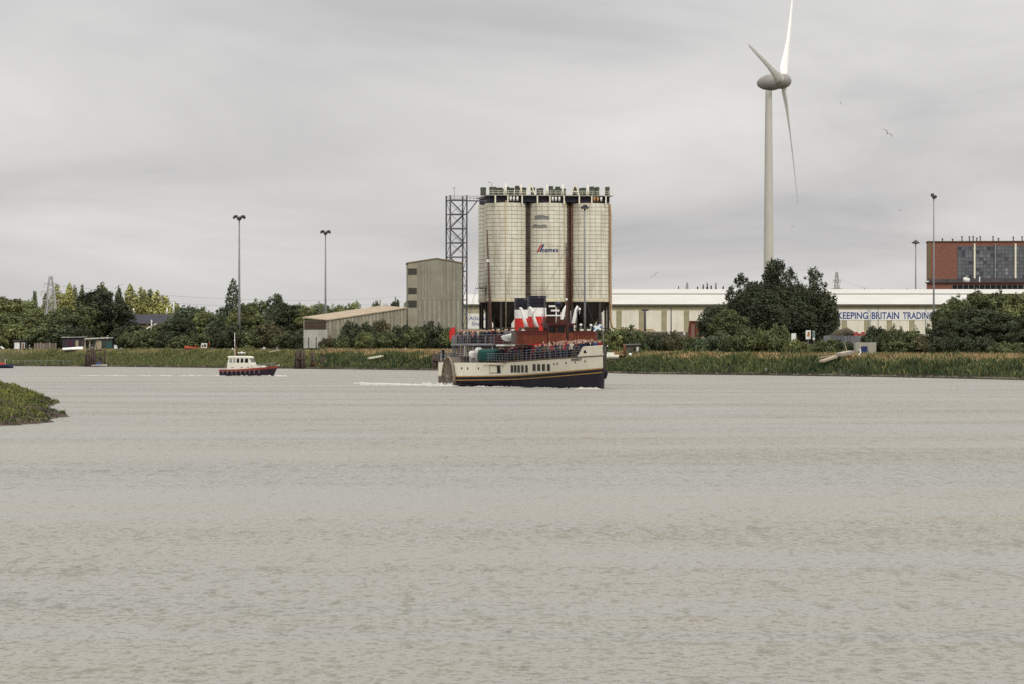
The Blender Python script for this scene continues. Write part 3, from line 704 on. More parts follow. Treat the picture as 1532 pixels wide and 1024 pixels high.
m = MB(); m.tube([(-.6, 0, zt_), (-.6, 0, zt_+3.3)], .05, 5); m.beam((-1, 0, zt_+3), (-.3, 0, zt_+3.25), .08); m.build('wind_vane', dgrey, rt)
rt = empty('link_walkway', at(698, 300, TD), 'steel walkway bridging lattice tower and silo top', 'walkway', None, R(9))
ln_ = 21/TS
m = MB(); m.b2((-.2, -.8, -.25), (ln_+1.5, .8, 0)); m.build('floor', steelblue, rt)
m = MB()
for s_ in (-.8, .75):
    m.b2((0, s_, .55), (ln_+1, s_+.05, .61)); m.b2((0, s_, 1.05), (ln_+1, s_+.05, 1.11))
    for k in range(5): m.b2((k*ln_/4, s_, 0), (k*ln_/4+.05, s_+.05, 1.1))
m.build('handrail', galv, rt)
m = MB(); m.beam((-.1, 0, -3.8), (ln_*.75, 0, -.2), .25); m.build('strut', steelblue, rt)

# ================================================================== tall clad building
BD = 845.0; BS = F/BD
cladm = mat('clad_sheet', (.275, .26, .205), .85, .14, .35, world=True, streak=((.12, .11, .085), .55, 1.1, .05), objvar=.05)
rt = empty('clad_building', (xof(651, BD), BD, GZ), 'tall blank grey clad building with shallow gable and three dark windows', 'building', None, R(3))
hw = 41/BS; ze, zr = zof(394, BD)-GZ, zof(387.5, BD)-GZ
m = MB(); m.prism([(-hw, 0, 0), (hw, 0, 0), (hw, 0, ze), (.4, 0, zr), (-hw, 0, ze)], (0, 16, 0)); m.build('wall', cladm, rt)
m = MB()
for s_ in (-1, 1):
    m.prism([(s_*(hw+.25), -.2, ze-.02), (.4, -.2, zr+.05), (.4, -.2, zr+.25), (s_*(hw+.25), -.2, ze+.18)], (0, 16.4, 0))
m.build('roof', mat('brown_roof', (.26, .19, .12), .85, .2, .4), rt)
xl = -hw; xs_ = (624.5-651)/BS
pan = mat('clad_strip', (.30, .28, .21), .85, .15, .4, world=True)
m = MB(); m.b2((xl+.03, -.05, 0), (xs_, .02, ze-.3)); m.build('stair_strip', pan, rt)
for y0, y1 in ((402, 411.5), (431, 440.5), (450, 460.5)):
    m = MB(); m.b2((xl+.1, -.09, zof(y1, BD)-GZ), (xs_-.15, .02, zof(y0, BD)-GZ)); o = m.build('window', mat('slat_window', (.06, .055, .04), .6, .3, 2), rt)
    m = MB()
    for k in range(4): z = zof(y1, BD)-GZ+(k+.5)*(y1-y0)/BS/4; m.b2((xl+.1, -.13, z-.04), (xs_-.15, -.088, z+.04))
    m.build('louvre', dgrey, o)
zm = zof(449, BD)-GZ
for k in range(9):
    x = xs_+.3+k*(hw-xs_-.5)/9
    m = MB(); m.b2((x, -.16, 0), (x+.62, -.003, zm-(.0 if k % 2 else .05))); m.build('rib', mat('clad_rib', (.31, .29, .23), .85, .15, .5, world=True, streak=((.13, .12, .09), .5, 1.1, .08)), rt)
for k in range(14):
    x = xs_+.2+k*(hw-xs_-.3)/14
    m = MB(); m.b2((x+.02, -.06, zm+.03), (x+(hw-xs_-.3)/14-.03, -.002, ze-.35)); m.build('sheet', cladm, rt)
m = MB(); m.prism([(-hw-.9, 1, 0), (-hw-.01, 1, 0), (-hw-.01, 1, zof(449, BD)-GZ), (-hw-.9, 1, zof(454, BD)-GZ)], (0, 6, 0)); m.build('annex', pan, rt)
m = MB(); m.b2((hw-.12, -.12, 0), (hw+.12, .2, ze)); m.build('down_pipe', dgrey, rt)

# ================================================================== low shed with climbing roof
Bn, En = Vector((xof(490, 800), 800)), Vector((xof(608, 842), 842))
ax = (En-Bn).normalized(); pr = Vector((-ax.y, ax.x)); wd = 6.4
ang = math.atan2(ax.y, ax.x); LN = (En-Bn).length
rt = empty('sloping_shed', (Bn.x, Bn.y, GZ), 'long low pale shed whose tan roof climbs towards the tall clad building', 'shed', None, ang)
h0, h1 = zof(480, 800)-GZ, zof(462, 842)-GZ
m = MB(); m.add([(0, 0, 0), (LN, 0, 0), (LN, wd, 0), (0, wd, 0), (0, 0, h0), (LN, 0, h1), (LN, wd, h1), (0, wd, h0)], [(0,1,5,4),(2,3,7,6),(4,5,6,7),(1,2,6,5),(0,4,7,3)]); m.build('wall', mat('shed_wall', (.30, .275, .21), .9, .2, .4, world=True, streak=((.15, .14, .10), .6, .9, .1)), rt)
m = MB(); m.add([(-.3, -.3, h0+.02), (LN, -.3, h1+.02), (LN, wd+.3, h1+.6), (-.3, wd+.3, h0+.6), (-.3, -.3, h0+.25), (LN, -.3, h1+.25), (LN, wd+.3, h1+.85), (-.3, wd+.3, h0+.85)], [(0,1,2,3),(4,5,6,7),(0,1,5,4),(2,3,7,6),(0,4,7,3),(1,2,6,5)]); m.build('roof', mat('tan_roof', (.37, .295, .21), .85, .2, .5), rt)
for k in range(22):
    x = .6+k*LN/22
    hh = h0+(h1-h0)*x/LN
    m = MB(); m.b2((x, -.14, 0), (x+LN/22*.55, -.003, hh-.12)); m.build('cladding_sheet', mat('shed_sheet', (.32, .295, .225), .9, .15, .5, objvar=.15, streak=((.16, .14, .10), .55, 1.2, .1)), rt)
m = MB(); m.b2((-.06, .4, h0-2.1), (.02, wd-.3, h0-.1)); o = m.build('louvred_opening', mat('louvre_brown', (.085, .058, .04), .8, .3, 2), rt)
for k in range(6):
    m = MB(); z = h0-2.0+k*.33; m.b2((-.12, .4, z), (-.061, wd-.3, z+.12)); m.build('slat', mat('slat_brown', (.11, .075, .05), .8, .2), o)
m = MB(); m.b2((-.04, .05, 0), (.02, wd-.05, h0-2.2)); m.build('end_panel', mat('end_pale', (.46, .45, .40), .85, .15, .5, streak=((.25, .22, .17), .5, .8, .2)), rt)
for k in range(3):
    m = MB(); y = .9+k*2; m.b2((-.14, y, 0), (-.041, y+.16, 2.6)); m.build('post', timber, rt)

# ================================================================== long transit shed
LD = 960.0; LS = F/LD
rt = empty('transit_shed', (xof(690, LD), LD, GZ), 'very long cream transit shed with pale roof and blue lettering', 'shed')
WX = (1455-690)/LS; ez = zof(455.5, LD)-GZ; rz_ = zof(440.8, LD+16)-GZ
beige = mat('beige_sheet', (.42, .38, .25), .8, .12, .4, world=True, streak=((.30, .25, .15), .4, 1.5, .2))
shw = mat('shed_cream', (.76, .72, .60), .75, .07, .4, world=True, objvar=.03, streak=((.42, .36, .25), .35, .8, .12))
roofw = mat('pale_roof', (.54, .525, .485), .65, .06, .12, world=True, streak=((.5, .48, .44), .4, .3, .3))
m = MB(); m.b2((0, .05, 0), (WX, 30, ez)); m.build('wall', beige, rt)
m = MB()
m.add([(-.5, -.6, ez), (WX+.5, -.6, ez), (WX+.5, 16, rz_), (-.5, 16, rz_), (-.5, 32, ez), (WX+.5, 32, ez)], [(0, 1, 2, 3), (3, 2, 5, 4)]); m.build('roof', roofw, rt)
m = MB(); m.b2((-.5, -.75, ez-.45), (WX+.5, -.5, ez-.02)); m.build('gutter', mat('gutter_brown', (.12, .105, .075), .7), rt)
pz0, pz1 = .02, zof(465, LD)-GZ
k = -6
while True:
    a = 922+33.7*k+8; b = 922+33.7*(k+1); k += 1
    a2, b2_ = (a-690)/LS, (b-690)/LS
    if a2 < 0: continue
    if b2_ > WX: break
    m = MB(); m.b2((a2, -.08, pz0), (b2_, .04, pz1)); m.build('wall_panel', shw, rt)
    m = MB(); m.b2(((a-7.4-690)/LS, -.03, pz0), ((a-.6-690)/LS, .04, pz1-.3)); m.build('translucent_strip', mat('strip_beige', (.36, .32, .20), .5, .15, .5, world=True), rt)
m = MB(); m.b2(((1251-690)/LS, -.16, zof(479.5, LD)-GZ), ((1404-690)/LS, -.085, zof(463.5, LD)-GZ)); m.build('sign_board', white, rt)
signblue = mat('sign_blue', (.035, .065, .22), .6, .1)
for wtxt, xa, xb in (('KEEPING', 1253, 1298.5), ('BRITAIN', 1304, 1345), ('TRADING', 1350.5, 1397)):
    tm = text_mesh(wtxt, 10, 0, off=.22); wx = max(v.co.x for v in tm.vertices); w0 = min(v.co.x for v in tm.vertices); hy_ = max(v.co.y for v in tm.vertices)
    remap(tm, lambda c: Vector(((xa-690+(c.x-w0)/(wx-w0)*(xb-xa))/LS, -.175, zof(477.3, LD)-GZ + c.y/hy_*10.0/LS))); tm.materials.clear(); tm.materials.append(signblue)
    obj('lettering', tm, rt)
for px in (1232, 1302, 1314, 1385):
    m = MB(); m.tube([((px-690)/LS, -.25, 0), ((px-690)/LS, -.25, ez-.4)], .09, 6); m.build('down_pipe', grey, rt)
# name board seen between the silo legs
sb_ = empty('name_board', (xof(710, 935), 935, GZ), 'white board with dark blue lettering between silo legs and lattice tower', 'sign')
NS = F/935
m = MB(); m.b2((-11/NS, 0, zof(492, 935)-GZ), (25/NS, .12, zof(469.5, 935)-GZ)); m.build('board', white, sb_)
for x in (-9, 22):
    m = MB(); m.b2((x/NS-.1, .13, 0), (x/NS+.1, .33, zof(470, 935)-GZ)); m.build('post', galv, sb_)
for s_, y in (('Atlantic', 479.3), ('Shed', 487.5)):
    tm = text_mesh(s_, 8.6, 0, off=.05); remap(tm, lambda c: Vector(((c.x-8+(0 if y < 480 else 3.5))/NS, -.01, zof(y, 935)-GZ+c.y/NS))); tm.materials.clear(); tm.materials.append(signblue); obj('lettering', tm, sb_)
# second roof behind
rt = empty('rear_shed', (xof(860, 1000), 1000, GZ), 'second long shed whose pale roof shows above the first roof', 'shed')
m = MB(); m.b2((0, 2, 0), (160, 40, 16.5)); m.build('wall', beige, rt)
m = MB(); zz = zof(433, 1020)-GZ; m.add([(-.5, 1, 16.5), (160.5, 1, 16.5), (160.5, 20, zz), (-.5, 20, zz), (-.5, 41, 16.5), (160.5, 41, 16.5)], [(0, 1, 2, 3), (3, 2, 5, 4)]); m.build('roof', roofw, rt)

# ================================================================== brick building with glazed wall
KD = 1120.0; KS = F/KD
rt = empty('brick_building', (xof(1388, KD), KD, GZ), 'large red brick industrial block with grey glazed curtain wall at right', 'building', None, R(-5.5))
def kx(px): return (px-1388)/KS
def kz(py): return zof(py, KD)-GZ
XR = kx(1600)
m = MB(); m.b2((0, 0, kz(419)), (XR, 15, kz(362.5))); m.build('upper_wall', brick, rt)
m = MB(); m.b2((-.25, -.3, kz(362.5)+.01), (XR, 15.2, kz(361))); m.build('parapet', mat('parapet_brown', (.10, .06, .04), .8), rt)
m = MB(); m.b2((-.05, -.12, kz(417)), (kx(1392.5), .02, kz(363))); m.build('corner_strip', mat('corner_olive', (.17, .14, .075), .85), rt)
m = MB(); m.b2((-.4, -6, 0), (XR, 0, kz(424.5))); m.build('lower_wall', brick, rt)
m = MB(); m.b2((-.9, -6.6, kz(424.3)), (XR, -.02, kz(423))); m.build('canopy', mat('canopy_dark', (.07, .05, .045), .8), rt)
m = MB(); m.b2((.3, -1.2, kz(422.8)), (XR, -.03, kz(418))); m.build('band', mat('band_dark', (.085, .075, .08), .7, .3, .5), rt)
m = MB(); m.b2((kx(1423), -6.12, 2), (XR, -5.98, kz(427.5))); m.build('ribbon_window', glass, rt)
for k in range(22):
    m = MB(); x = kx(1423)+k*(XR-kx(1423))/22; m.b2((x, -6.2, kz(434)), (x+.14, -6.121, kz(427.5))); m.build('mullion', grey, rt)
m = MB(); m.b2((kx(1432), -.1, kz(417.5)), (XR, .02, kz(368.5))); m.build('glazing_frame', mat('glazing_grey', (.10, .105, .115), .6, .2, .5), rt)
paneM = [mat('pane_a', (.105, .112, .125), .35, .3, .6, objvar=.22, spec=.5), mat('pane_b', (.045, .05, .065), .3, .2, objvar=.3, spec=.5), mat('pane_c', (.19, .19, .19), .4, .3, .6, objvar=.3), mat('pane_d', (.135, .14, .15), .35, .3, .6, objvar=.25)]
pm = []
for q in paneM:
    m = MB(); m.b2((-.47, -.04, -.47), (.47, 0, .47)); pm.append(m.mesh('pane', q))
xa = 1432.5; rs = random.Random(3); nr = 9
for col in range(19):
    px = 1433+col*5.35
    for r_ in range(nr):
        y = 369.6+r_*5.3
        u = rs.random(); i = 0 if u < .55 else 3 if u < .85 else 2 if u < .92 else 1
        if (col, r_) in ((0, 0), (3, 0), (1, 2), (5, 1), (8, 0), (8, 0), (6, 7), (1, 8)): i = 1
        if 10 <= col <= 13 and 5 <= r_ <= 7 and rs.random() < .5: i = 2
        o = obj('pane', pm[i], rt, (kx(px+2.4), -.11, kz(y+2.5))); o.scale = (5.0/KS, 1, 4.95/KS)
for px in (1457.5, 1488, 1518):
    m = MB(); wv = .28 if px != 1488 else .16; m.b2((kx(px)-wv, -.6, kz(417)), (kx(px)+wv, -.16, kz(365))); m.build('column', cream if px != 1488 else grey, rt)
for px in (1410, 1425, 1439, 1450, 1455.5, 1461, 1466, 1485, 1493, 1515, 1528):
    m = MB(); h = .5+rs.random()*.9; m.tube([(kx(px), 1, kz(361)), (kx(px), 1, kz(361)+h)], .18, 8); m.tube([(kx(px), 1, kz(361)+h), (kx(px), 1, kz(361)+h+.3)], [.42, .2], 8); m.build('roof_vent', dgrey, rt)
m = MB(); m.tube([(kx(1443), -4, kz(423)), (kx(1443), -4, kz(423)+1.6)], .7, 10); m.tube([(kx(1447), -4, kz(423)), (kx(1447), -4, kz(423)+1.3)], .6, 10); m.build('extractor', white, rt)
m = MB(); m.b2((kx(1463.2), -5, kz(423)), (kx(1464.8), -4.6, kz(415))); m.build('flue', white, rt)

# ================================================================== wind turbine
WD = 1205.0; WS = F/WD
hub = at(1159, 124, WD)
tc_ = mat('turbine_white', (.80, .79, .76), .45, .05, .1)
tg_ = mat('turbine_nacelle', (.27, .255, .24), .5, .12, .3)
rt = empty('wind_turbine', (xof(1150, WD), WD, GZ), 'tall white three bladed wind turbine with egg shaped nacelle', 'turbine')
base = Vector((xof(1150, WD), WD, GZ)); ht = hub.z-GZ
m = MB(); m.lathe([(2.05, 0), (1.9, ht*.2), (1.65, ht*.5), (1.33, ht*.85), (1.18, ht-2.9)], 32); m.build('tower', mat('tower_paint', (.50, .485, .43), .5, .08, .06, streak=((.33, .31, .27), .4, .4, .03)), rt)
b2v = Vector((31, 51.9, -182.7)).normalized(); b3v = Vector((-60.8, -178, 40.5)).normalized()
nrm = b3v.cross(b2v).normalized()
if nrm.x < 0: nrm = -nrm
e2 = (b3v-b2v*b3v.dot(b2v)).normalized()
rc = at(1172, 121.5, WD)-base; nc = at(1157, 125.5, WD)-base
axv = nrm
nb = rc - axv*(11.3); 
m = MB(); q = axv.to_track_quat('Z', 'Y').to_matrix(); rings = []
for t, r in ((0, .05), (.35, 1.0), (1.2, 1.75), (2.4, 2.4), (4.2, 2.9), (6.0, 3.05), (7.2, 2.85), (8.2, 2.6)):
    rings.append([nb+axv*(t+1.4)+q @ Vector((r*math.cos(k*math.pi/12), r*math.sin(k*math.pi/12), 0)) for k in range(24)])
m.loft(rings, cap=True); m.build('nacelle', tg_, rt)
m = MB(); rings = []
for t, r in ((-1.9, 2.7), (-.9, 2.75), (.4, 2.6), (1.5, 2.2), (2.4, 1.4), (2.8, .5), (2.9, .05)):
    rings.append([rc+axv*(t+.1)+q @ Vector((r*math.cos(k*math.pi/12), r*math.sin(k*math.pi/12), 0)) for k in range(24)])
m.loft(rings, cap=True); m.build('spinner', tg_, rt)
BL = 46.3
for k in range(3):
    a = R(120)*k; bd = b2v*math.cos(a)+e2*math.sin(a); tn = axv.cross(bd)
    m = MB(); rings = []
    for t, ch, th_, tw_ in ((.03, 1.9, 1.9, 0), (.06, 2.4, 1.6, 10), (.11, 4.1, 1.2, 22), (.16, 3.9, .95, 28), (.28, 2.9, .6, 36), (.45, 2.1, .4, 43), (.65, 1.75, .3, 45), (.85, 1.35, .2, 47), (.96, 1.0, .12, 48), (1, .12, .04, 52)):
        cd = (axv*math.sin(R(45-tw_*.5))-tn*math.cos(R(45-tw_*.5))).normalized(); nd = bd.cross(cd)
        c = rc+bd*BL*t - axv*(1.2*t*t) - cd*ch*.12
        rings.append([c+cd*(ch/2*math.cos(j*math.pi/6))+nd*(th_/2*math.sin(j*math.pi/6)) for j in range(12)])
    m.loft(rings, cap=True); m.build('blade', tc_, rt)

# ================================================================== high mast lights, lamps, poles
def high_mast(px, top, d, w_, label, n=8, base_w=.28):
    rt = empty('high_mast_light', (xof(px, d), d, GZ), label, 'light mast', 'high mast lights')
    h = zof(top, d)-GZ; s = F/d; hw_ = w_/s/2
    m = MB(); m.tube([(0, 0, 0), (0, 0, h*.35), (0, 0, h)], [base_w, base_w*.75, base_w*.4], 8); m.build('pole', galv, rt)
    m = MB(); m.lathe([(hw_*.35, h-.5), (hw_*.4, h-.3), (hw_*.35, h-.1), (0, h+.3)], 12); m.build('head_ring', dgrey, rt)
    for k in range(n):
        a = 2*math.pi*k/n+.3; c, s_ = math.cos(a), math.sin(a)
        m = MB(); m.beam((0, 0, h-.3), (c*hw_*.9, s_*hw_*.9, h+.2+.3*(k % 2)), .09); m.build('arm', dgrey, rt)
        m = MB(); m.box((c*hw_, s_*hw_, h+.15+.35*(k % 2)), (.5, .5, .55), rot=Matrix.Rotation(a, 3, 'Z') @ Matrix.Rotation(R(25), 3, 'Y')); m.build('floodlight', dgrey, rt)
high_mast(358, 327, 880, 16, 'tall light mast with splayed floodlights, behind the pilot boat', 8, .42)
high_mast(487, 349, 990, 13, 'tall light mast with splayed floodlights, rising above the low sloping shed', 8, .40)
high_mast(875, 312, 790, 8, 'slim light mast standing in front of the right silo', 4, .30)
high_mast(1397, 296, 650, 4.5, 'slim brown light mast crossing the corner of the brick building', 3, .24)
d = 1060
rt = empty('high_mast_light', (xof(1370, d), d, GZ), 'light mast with saucer shaped head left of the brick building', 'light mast', 'high mast lights')
h = zof(363, d)-GZ
m = MB(); m.tube([(0, 0, 0), (0, 0, h)], [.35, .16], 8); m.build('pole', galv, rt)
m = MB(); m.lathe([(1.25, h-.25), (1.3, h-.05), (.5, h+.45), (.2, h+.8), (0, h+.85)], 16); m.lathe([(1.25, h-.25), (.2, h-.5)], 16); m.build('saucer_head', dgrey, rt)
def pole(px, top, d, r, label, cat='pole', name='utility_pole', m_=None):
    mb = MB(); h = zof(top, d)-GZ; mb.tube([(0, 0, -.3), (0, 0, h)], [r, r*.7], 7); mb.box((0, 0, h-.35), (r*5, r*1.2, r*1.2))
    return tag(mb.build(name, m_ or dgrey, None, (xof(px, d), d, GZ)), label, cat)
pole(965, 462, 760, .32, 'thick dark pole beside the pipe bridge'); pole(1004, 459, 760, .17, 'thin dark pole in front of the cream shed')
pole(1236, 478, 700, .09, 'thin pale pole right of the dark tree clump', m_=galv)
pole(1299, 462, 700, .09, 'thin grey pole crossing the blue lettering', m_=galv)
d = 655
rt = empty('street_lamp', (xof(1151, d), d, GZ), 'street lamp with one curved arm before the dark trees', 'street lamp')
h = zof(460, d)-GZ; m = MB(); m.tube([(0, 0, 0), (0, 0, h-.3), (.15, 0, h), (.75, 0, h+.12)], [.09, .07, .06, .05], 7); m.build('column', galv, rt)
m = MB(); m.box((1.0, 0, h+.13), (.7, .25, .14)); m.build('lantern', white, rt)
# pylons
pym = mat('pylon_steel', (.42, .42, .41), .6, .1)
def pylon(px, top, d, w_, label, th_=.22):
    rt = empty('electricity_pylon', (xof(px, d), d, GZ), label, 'pylon', 'electricity pylons', R(20))
    h = zof(top, d)-GZ; bw = w_*d/F/2
    def cw(t): return bw*(1-t)**.8*.9+.35
    m = MB()
    lv = [0, .14, .27, .39, .50, .60, .69, .77, .84, .91, 1]
    for sx in (-1, 1):
        for sy in (-1, 1):
            for a, b in zip(lv[:-1], lv[1:]): m.beam((sx*cw(a), sy*cw(a), a*h), (sx*cw(b), sy*cw(b), b*h), th_)
    m.build('leg_frame', pym, rt)
    m = MB()
    for a, b in zip(lv[:-1], lv[1:]):
        for s in (-1, 1):
            m.beam((-cw(a), s*cw(a), a*h), (cw(b), s*cw(b), b*h), th_*.6); m.beam((cw(a), s*cw(a), a*h), (-cw(b), s*cw(b), b*h), th_*.6)
            m.beam((s*cw(a), -cw(a), a*h), (s*cw(b), cw(b), b*h), th_*.6)
    m.build('lattice', pym, rt)
    for t, l in ((.66, 1.0), (.78, 1.25), (.89, .85)):
        m = MB()
        for s in (-1, 1):
            m.beam((0, 0, t*h+.5), (s*bw*l*1.1, 0, t*h), th_*.9); m.beam((0, 0, t*h-.2), (s*bw*l*1.1, 0, t*h), th_*.8); m.beam((s*bw*l*1.08, 0, t*h), (s*bw*l*1.08, 0, t*h-1.4), th_*.7)
        m.build('cross_arm', pym, rt)
    return rt
pylon(76, 413, 1030, 22, 'white lattice pylon in front of the far poplars', .2)
pylon(1252, 407, 1700, 14, 'hazy pylon over the shed roof right of the turbine', .3)
pylon(1028, 423, 2200, 9, 'tiny pylon over the shed roof right of the silos', .3)
# wires
def wire(pts, label, r=.03):
    m = MB(); P = []
    a, b, sag = pts
    for k in range(17):
        t = k/16; p = a.lerp(b, t); p.z -= sag*4*t*(1-t); P.append(p)
    m.tube(P, r, 4, cap=False); return tag(m.build('power_line', dgrey), label, 'cable')
for i, (t, nm) in enumerate(((413+14, 'upper'), (413+26, 'lower'))):
    wire((at(80, t, 1030), at(600, 444+i*9, 1500), 3), '%s thin power line running right from the white pylon' % nm)
wire((at(1254, 416, 1700), at(1420, 446, 1300), 3), 'thin power line sagging from the hazy right pylon')
# ================================================================== paddle steamer (local x forward, y to port, z up)
SHIP = Vector((0.8, 400, 0)); TH = R(14)
ship = empty('paddle_steamer', SHIP, 'paddle steamer with two red white and black funnels crowded with passengers', 'steamer', None, TH-R(90))
SMAT = Matrix.Translation(SHIP) @ Matrix.Rotation(TH-R(90), 4, 'Z')
def spx(u, y, z):
    p = SMAT @ Vector((u, y, z)); return CX+p.x/p.y*F, HY-(p.z-EYE)/p.y*F
BOW, STN = 38.0, -32.0
def hb(u):                                  # half beam at deck
    if u > 6: return 4.65*max(0, 1-((u-6)/(BOW-6+.4))**2.2)+.06
    if u < -14: return 4.65*math.sqrt(max(0, 1-((-14-u)/(-14-STN+.05))**2.4))+.05
    return 4.71
def hbw(u):                                 # half beam at the waterline
    if u > 0: return 4.4*max(0, 1-(u/(BOW-.8))**1.7)+.04
    if u < -10: return 4.4*math.sqrt(max(0, 1-((-10-u)/(-10-STN-1.2))**2)) if u > STN+1.3 else .02
    return 4.44
def zd(u): return 2.80+(.92*(u/38)**1.5 if u > 0 else .5*(u/32)**2)
def zg(u): return 1.12+(1.16*(u/38)**1.7 if u > 0 else .3*(u/32)**2)     # upper gold line
def hbz(u, z):
    t = max(0, min(1, z/zd(u))); return hbw(u)+(hb(u)-hbw(u))*t**1.4
def ux(u, z):                               # rake of the stem
    return u+(max(0, u-30)/8)**2*(.16*(z-1.5))
us = [STN+.02]+[STN+.5+i*(BOW-STN-.55)/90 for i in range(91)]
def strake(name, z0, z1, m, off=0, steps=1, sides=(-1, 1), us_=us):
    b = MB()
    for s in sides:
        rings = []
        for u in us_:
            rings.append([Vector((ux(u, z), s*(hbz(u, z)+off), z)) for z in [z0(u)+(z1(u)-z0(u))*k/steps for k in range(steps+1)]])
        b.loft(rings, closed=False)
    return b.build(name, m, ship)
strake('hull', lambda u: -.9, lambda u: zg(u)-.02, hullblack, 0, 8)
strake('hull_upper', lambda u: zg(u)-.02, lambda u: zd(u), cream, 0, 8)
strake('gold_line', lambda u: zg(u)-.06, lambda u: zg(u)+.07, gold, .05)
strake('gold_line', lambda u: zg(u)-.47, lambda u: zg(u)-.37, gold, .05)
strake('rubbing_strake', lambda u: zd(u)-.13, lambda u: zd(u)-.02, mat('strake_brown', (.10, .055, .03), .6), .06)
b = MB(); rings = [[Vector((ux(u, zd(u)), -hb(u)+.02, zd(u)-.03)), Vector((ux(u, zd(u)), hb(u)-.02, zd(u)-.03))] for u in us]; b.loft(rings, closed=False); b.build('main_deck', deckw, ship)
# bow bulwark with raised curve
ub = [33.0+i*(BOW-.05-33.0)/24 for i in range(25)]
def zbul(u): t = min(1, max(0, (u-33.0)/1.4)); return zd(u)+.04+.92*(t*t*(3-2*t))
b = MB()
for s in (-1, 1):
    outr = [[Vector((ux(u, z), s*(hb(u)+.015+.10*(z-zd(u))), z)) for z in (zd(u)-.01, (zd(u)+zbul(u))/2, zbul(u))] for u in ub]; b.loft(outr, closed=False)
    inr = [[Vector((ux(u, z)-.03, s*max(.01, hb(u)-.07+.10*(z-zd(u))), z)) for z in (zd(u)-.01, (zd(u)+zbul(u))/2, zbul(u))] for u in ub]; b.loft(inr, closed=False)
b.build('bow_bulwark', cream, ship)
b = MB()
for s in (-1, 1): b.tube([(ux(u, zbul(u)), s*(hb(u)-.02+.10*(zbul(u)-zd(u))), zbul(u)+.03) for u in ub], .07, 6)
b.build('bulwark_cap', cream, ship)
b = MB(); b.tube([(ux(BOW, z), 0, z) for z in (-.5, 1, 2.2, 3.5, 4.6)], [.09, .09, .1, .12, .14], 8); b.build('stem', mat('stem_dark', (.06, .05, .05), .6), ship)
# sponsons
SPP = [(12.6, 4.55), (9.5, 5.75), (6.5, 7.35), (4.3, 8.5), (3.7, 8.65), (-5.5, 8.65), (-6.1, 8.5), (-9, 6.8), (-13.5, 4.6)]
def spon(u):
    us2 = [p[0] for p in SPP][::-1]; vs2 = [p[1] for p in SPP][::-1]; return float(np.interp(u, us2, vs2))
def sy(u, z):                               # sponson surface, easing into the hull side forward
    t = max(0., min(1., (u-8.5)/6.5)); w_ = 1-t*t*(3-2*t)
    h_ = hbz(u, z); return h_+max(0, spon(u)-h_)*w_+.012
for s, nm_ in ((-1, 'starboard'), (1, 'port')):
    sp_ = [Vector((u, s*v, 0)) for u, v in SPP]
    SU = [-13.4, -11, -9, -7, -5.3, -4.6, 0, 3.7, 4.3, 5.4, 6.5, 8, 9.5, 11, 12, 13, 14, 15]
    def sstrip(name, f0, f1, m, off=0, st=3):
        b = MB(); b.loft([[Vector((u, s*(sy(u, z)+off), z)) for z in [f0(u)+(f1(u)-f0(u))*k/st for k in range(st+1)]] for u in SU], closed=False, smooth=False); return b.build(name, m, ship)
    sstrip('sponson_side', lambda u: zg(u)-.02, lambda u: 2.79, cream); sstrip('sponson_belt', lambda u: .42-.5*max(0, (u-6)/9), lambda u: zg(u)-.02, hullblack)
    sstrip('gold_line', lambda u: zg(u)-.06, lambda u: zg(u)+.07, gold, .04, 1); sstrip('gold_line', lambda u: zg(u)-.47, lambda u: zg(u)-.37, gold, .04, 1)
    b = MB(); b.prism([p+Vector((0, 0, 2.76)) for p in sp_]+[Vector((-13.5, s*4, 2.76)), Vector((12.6, s*4, 2.76))], (0, 0, .07)); b.build('sponson_deck', deckw, ship)
    b = MB(); b.prism([Vector((p.x, p.y*.95, .5)) for p in sp_]+[Vector((-13.5, s*3, .2)), Vector((12.6, s*3, .2))], (0, 0, .05)); b.build('sponson_floor', hullblack, ship)
def side(u, z): return max(hbz(u, z), sy(u, z)) if u < 15 else hbz(u, z)
def hull_u(px, z):
    lo, hi = 8.0, 37.5
    for _ in range(40):
        mid = (lo+hi)/2
        if spx(mid, -side(mid, z), z)[0] < px: lo = mid
        else: hi = mid
    return (lo+hi)/2
def hull_z(px, py):                         # height on the starboard hull side seen at (px,py)
    z = 2
    for _ in range(5):
        u = hull_u(px, z); p = SMAT @ Vector((u, -side(u, z), 0)); z = EYE-(py-HY)/F*p.y
    return u, z
def hull_patch(name, px0, px1, py0, py1, m, off=.05):
    z1 = hull_z((px0+px1)/2, py0)[1]; z0 = hull_z((px0+px1)/2, py1)[1]; b = MB(); rings = []
    for k in range(4):
        px = px0+(px1-px0)*k/3
        rings.append([Vector((u, -(side(u, z)+off), z)) for u, z in [(hull_u(px, z), z) for z in (z0, (z0*2+z1)/3, (z0+2*z1)/3, z1)]])
    b.loft(rings, closed=False); return b.build(name, m, ship)
for c in (766.2, 771.1, 776.2, 781.8, 787.9): hull_patch('saloon_window', c-1.75, c+1.75, 546.8, 557.8, glass)
for c in (799.4, 806.2, 813.3, 820.7): hull_patch('saloon_window', c-2.1, c+2.1, 545.2, 555.4, glass)
for c, y in ((829, 545.2), (834, 544.6), (847.3, 543.5), (861, 542.4), (875.8, 541)): hull_patch('porthole', c-.75, c+.75, y-1.3, y+1.3, glass)
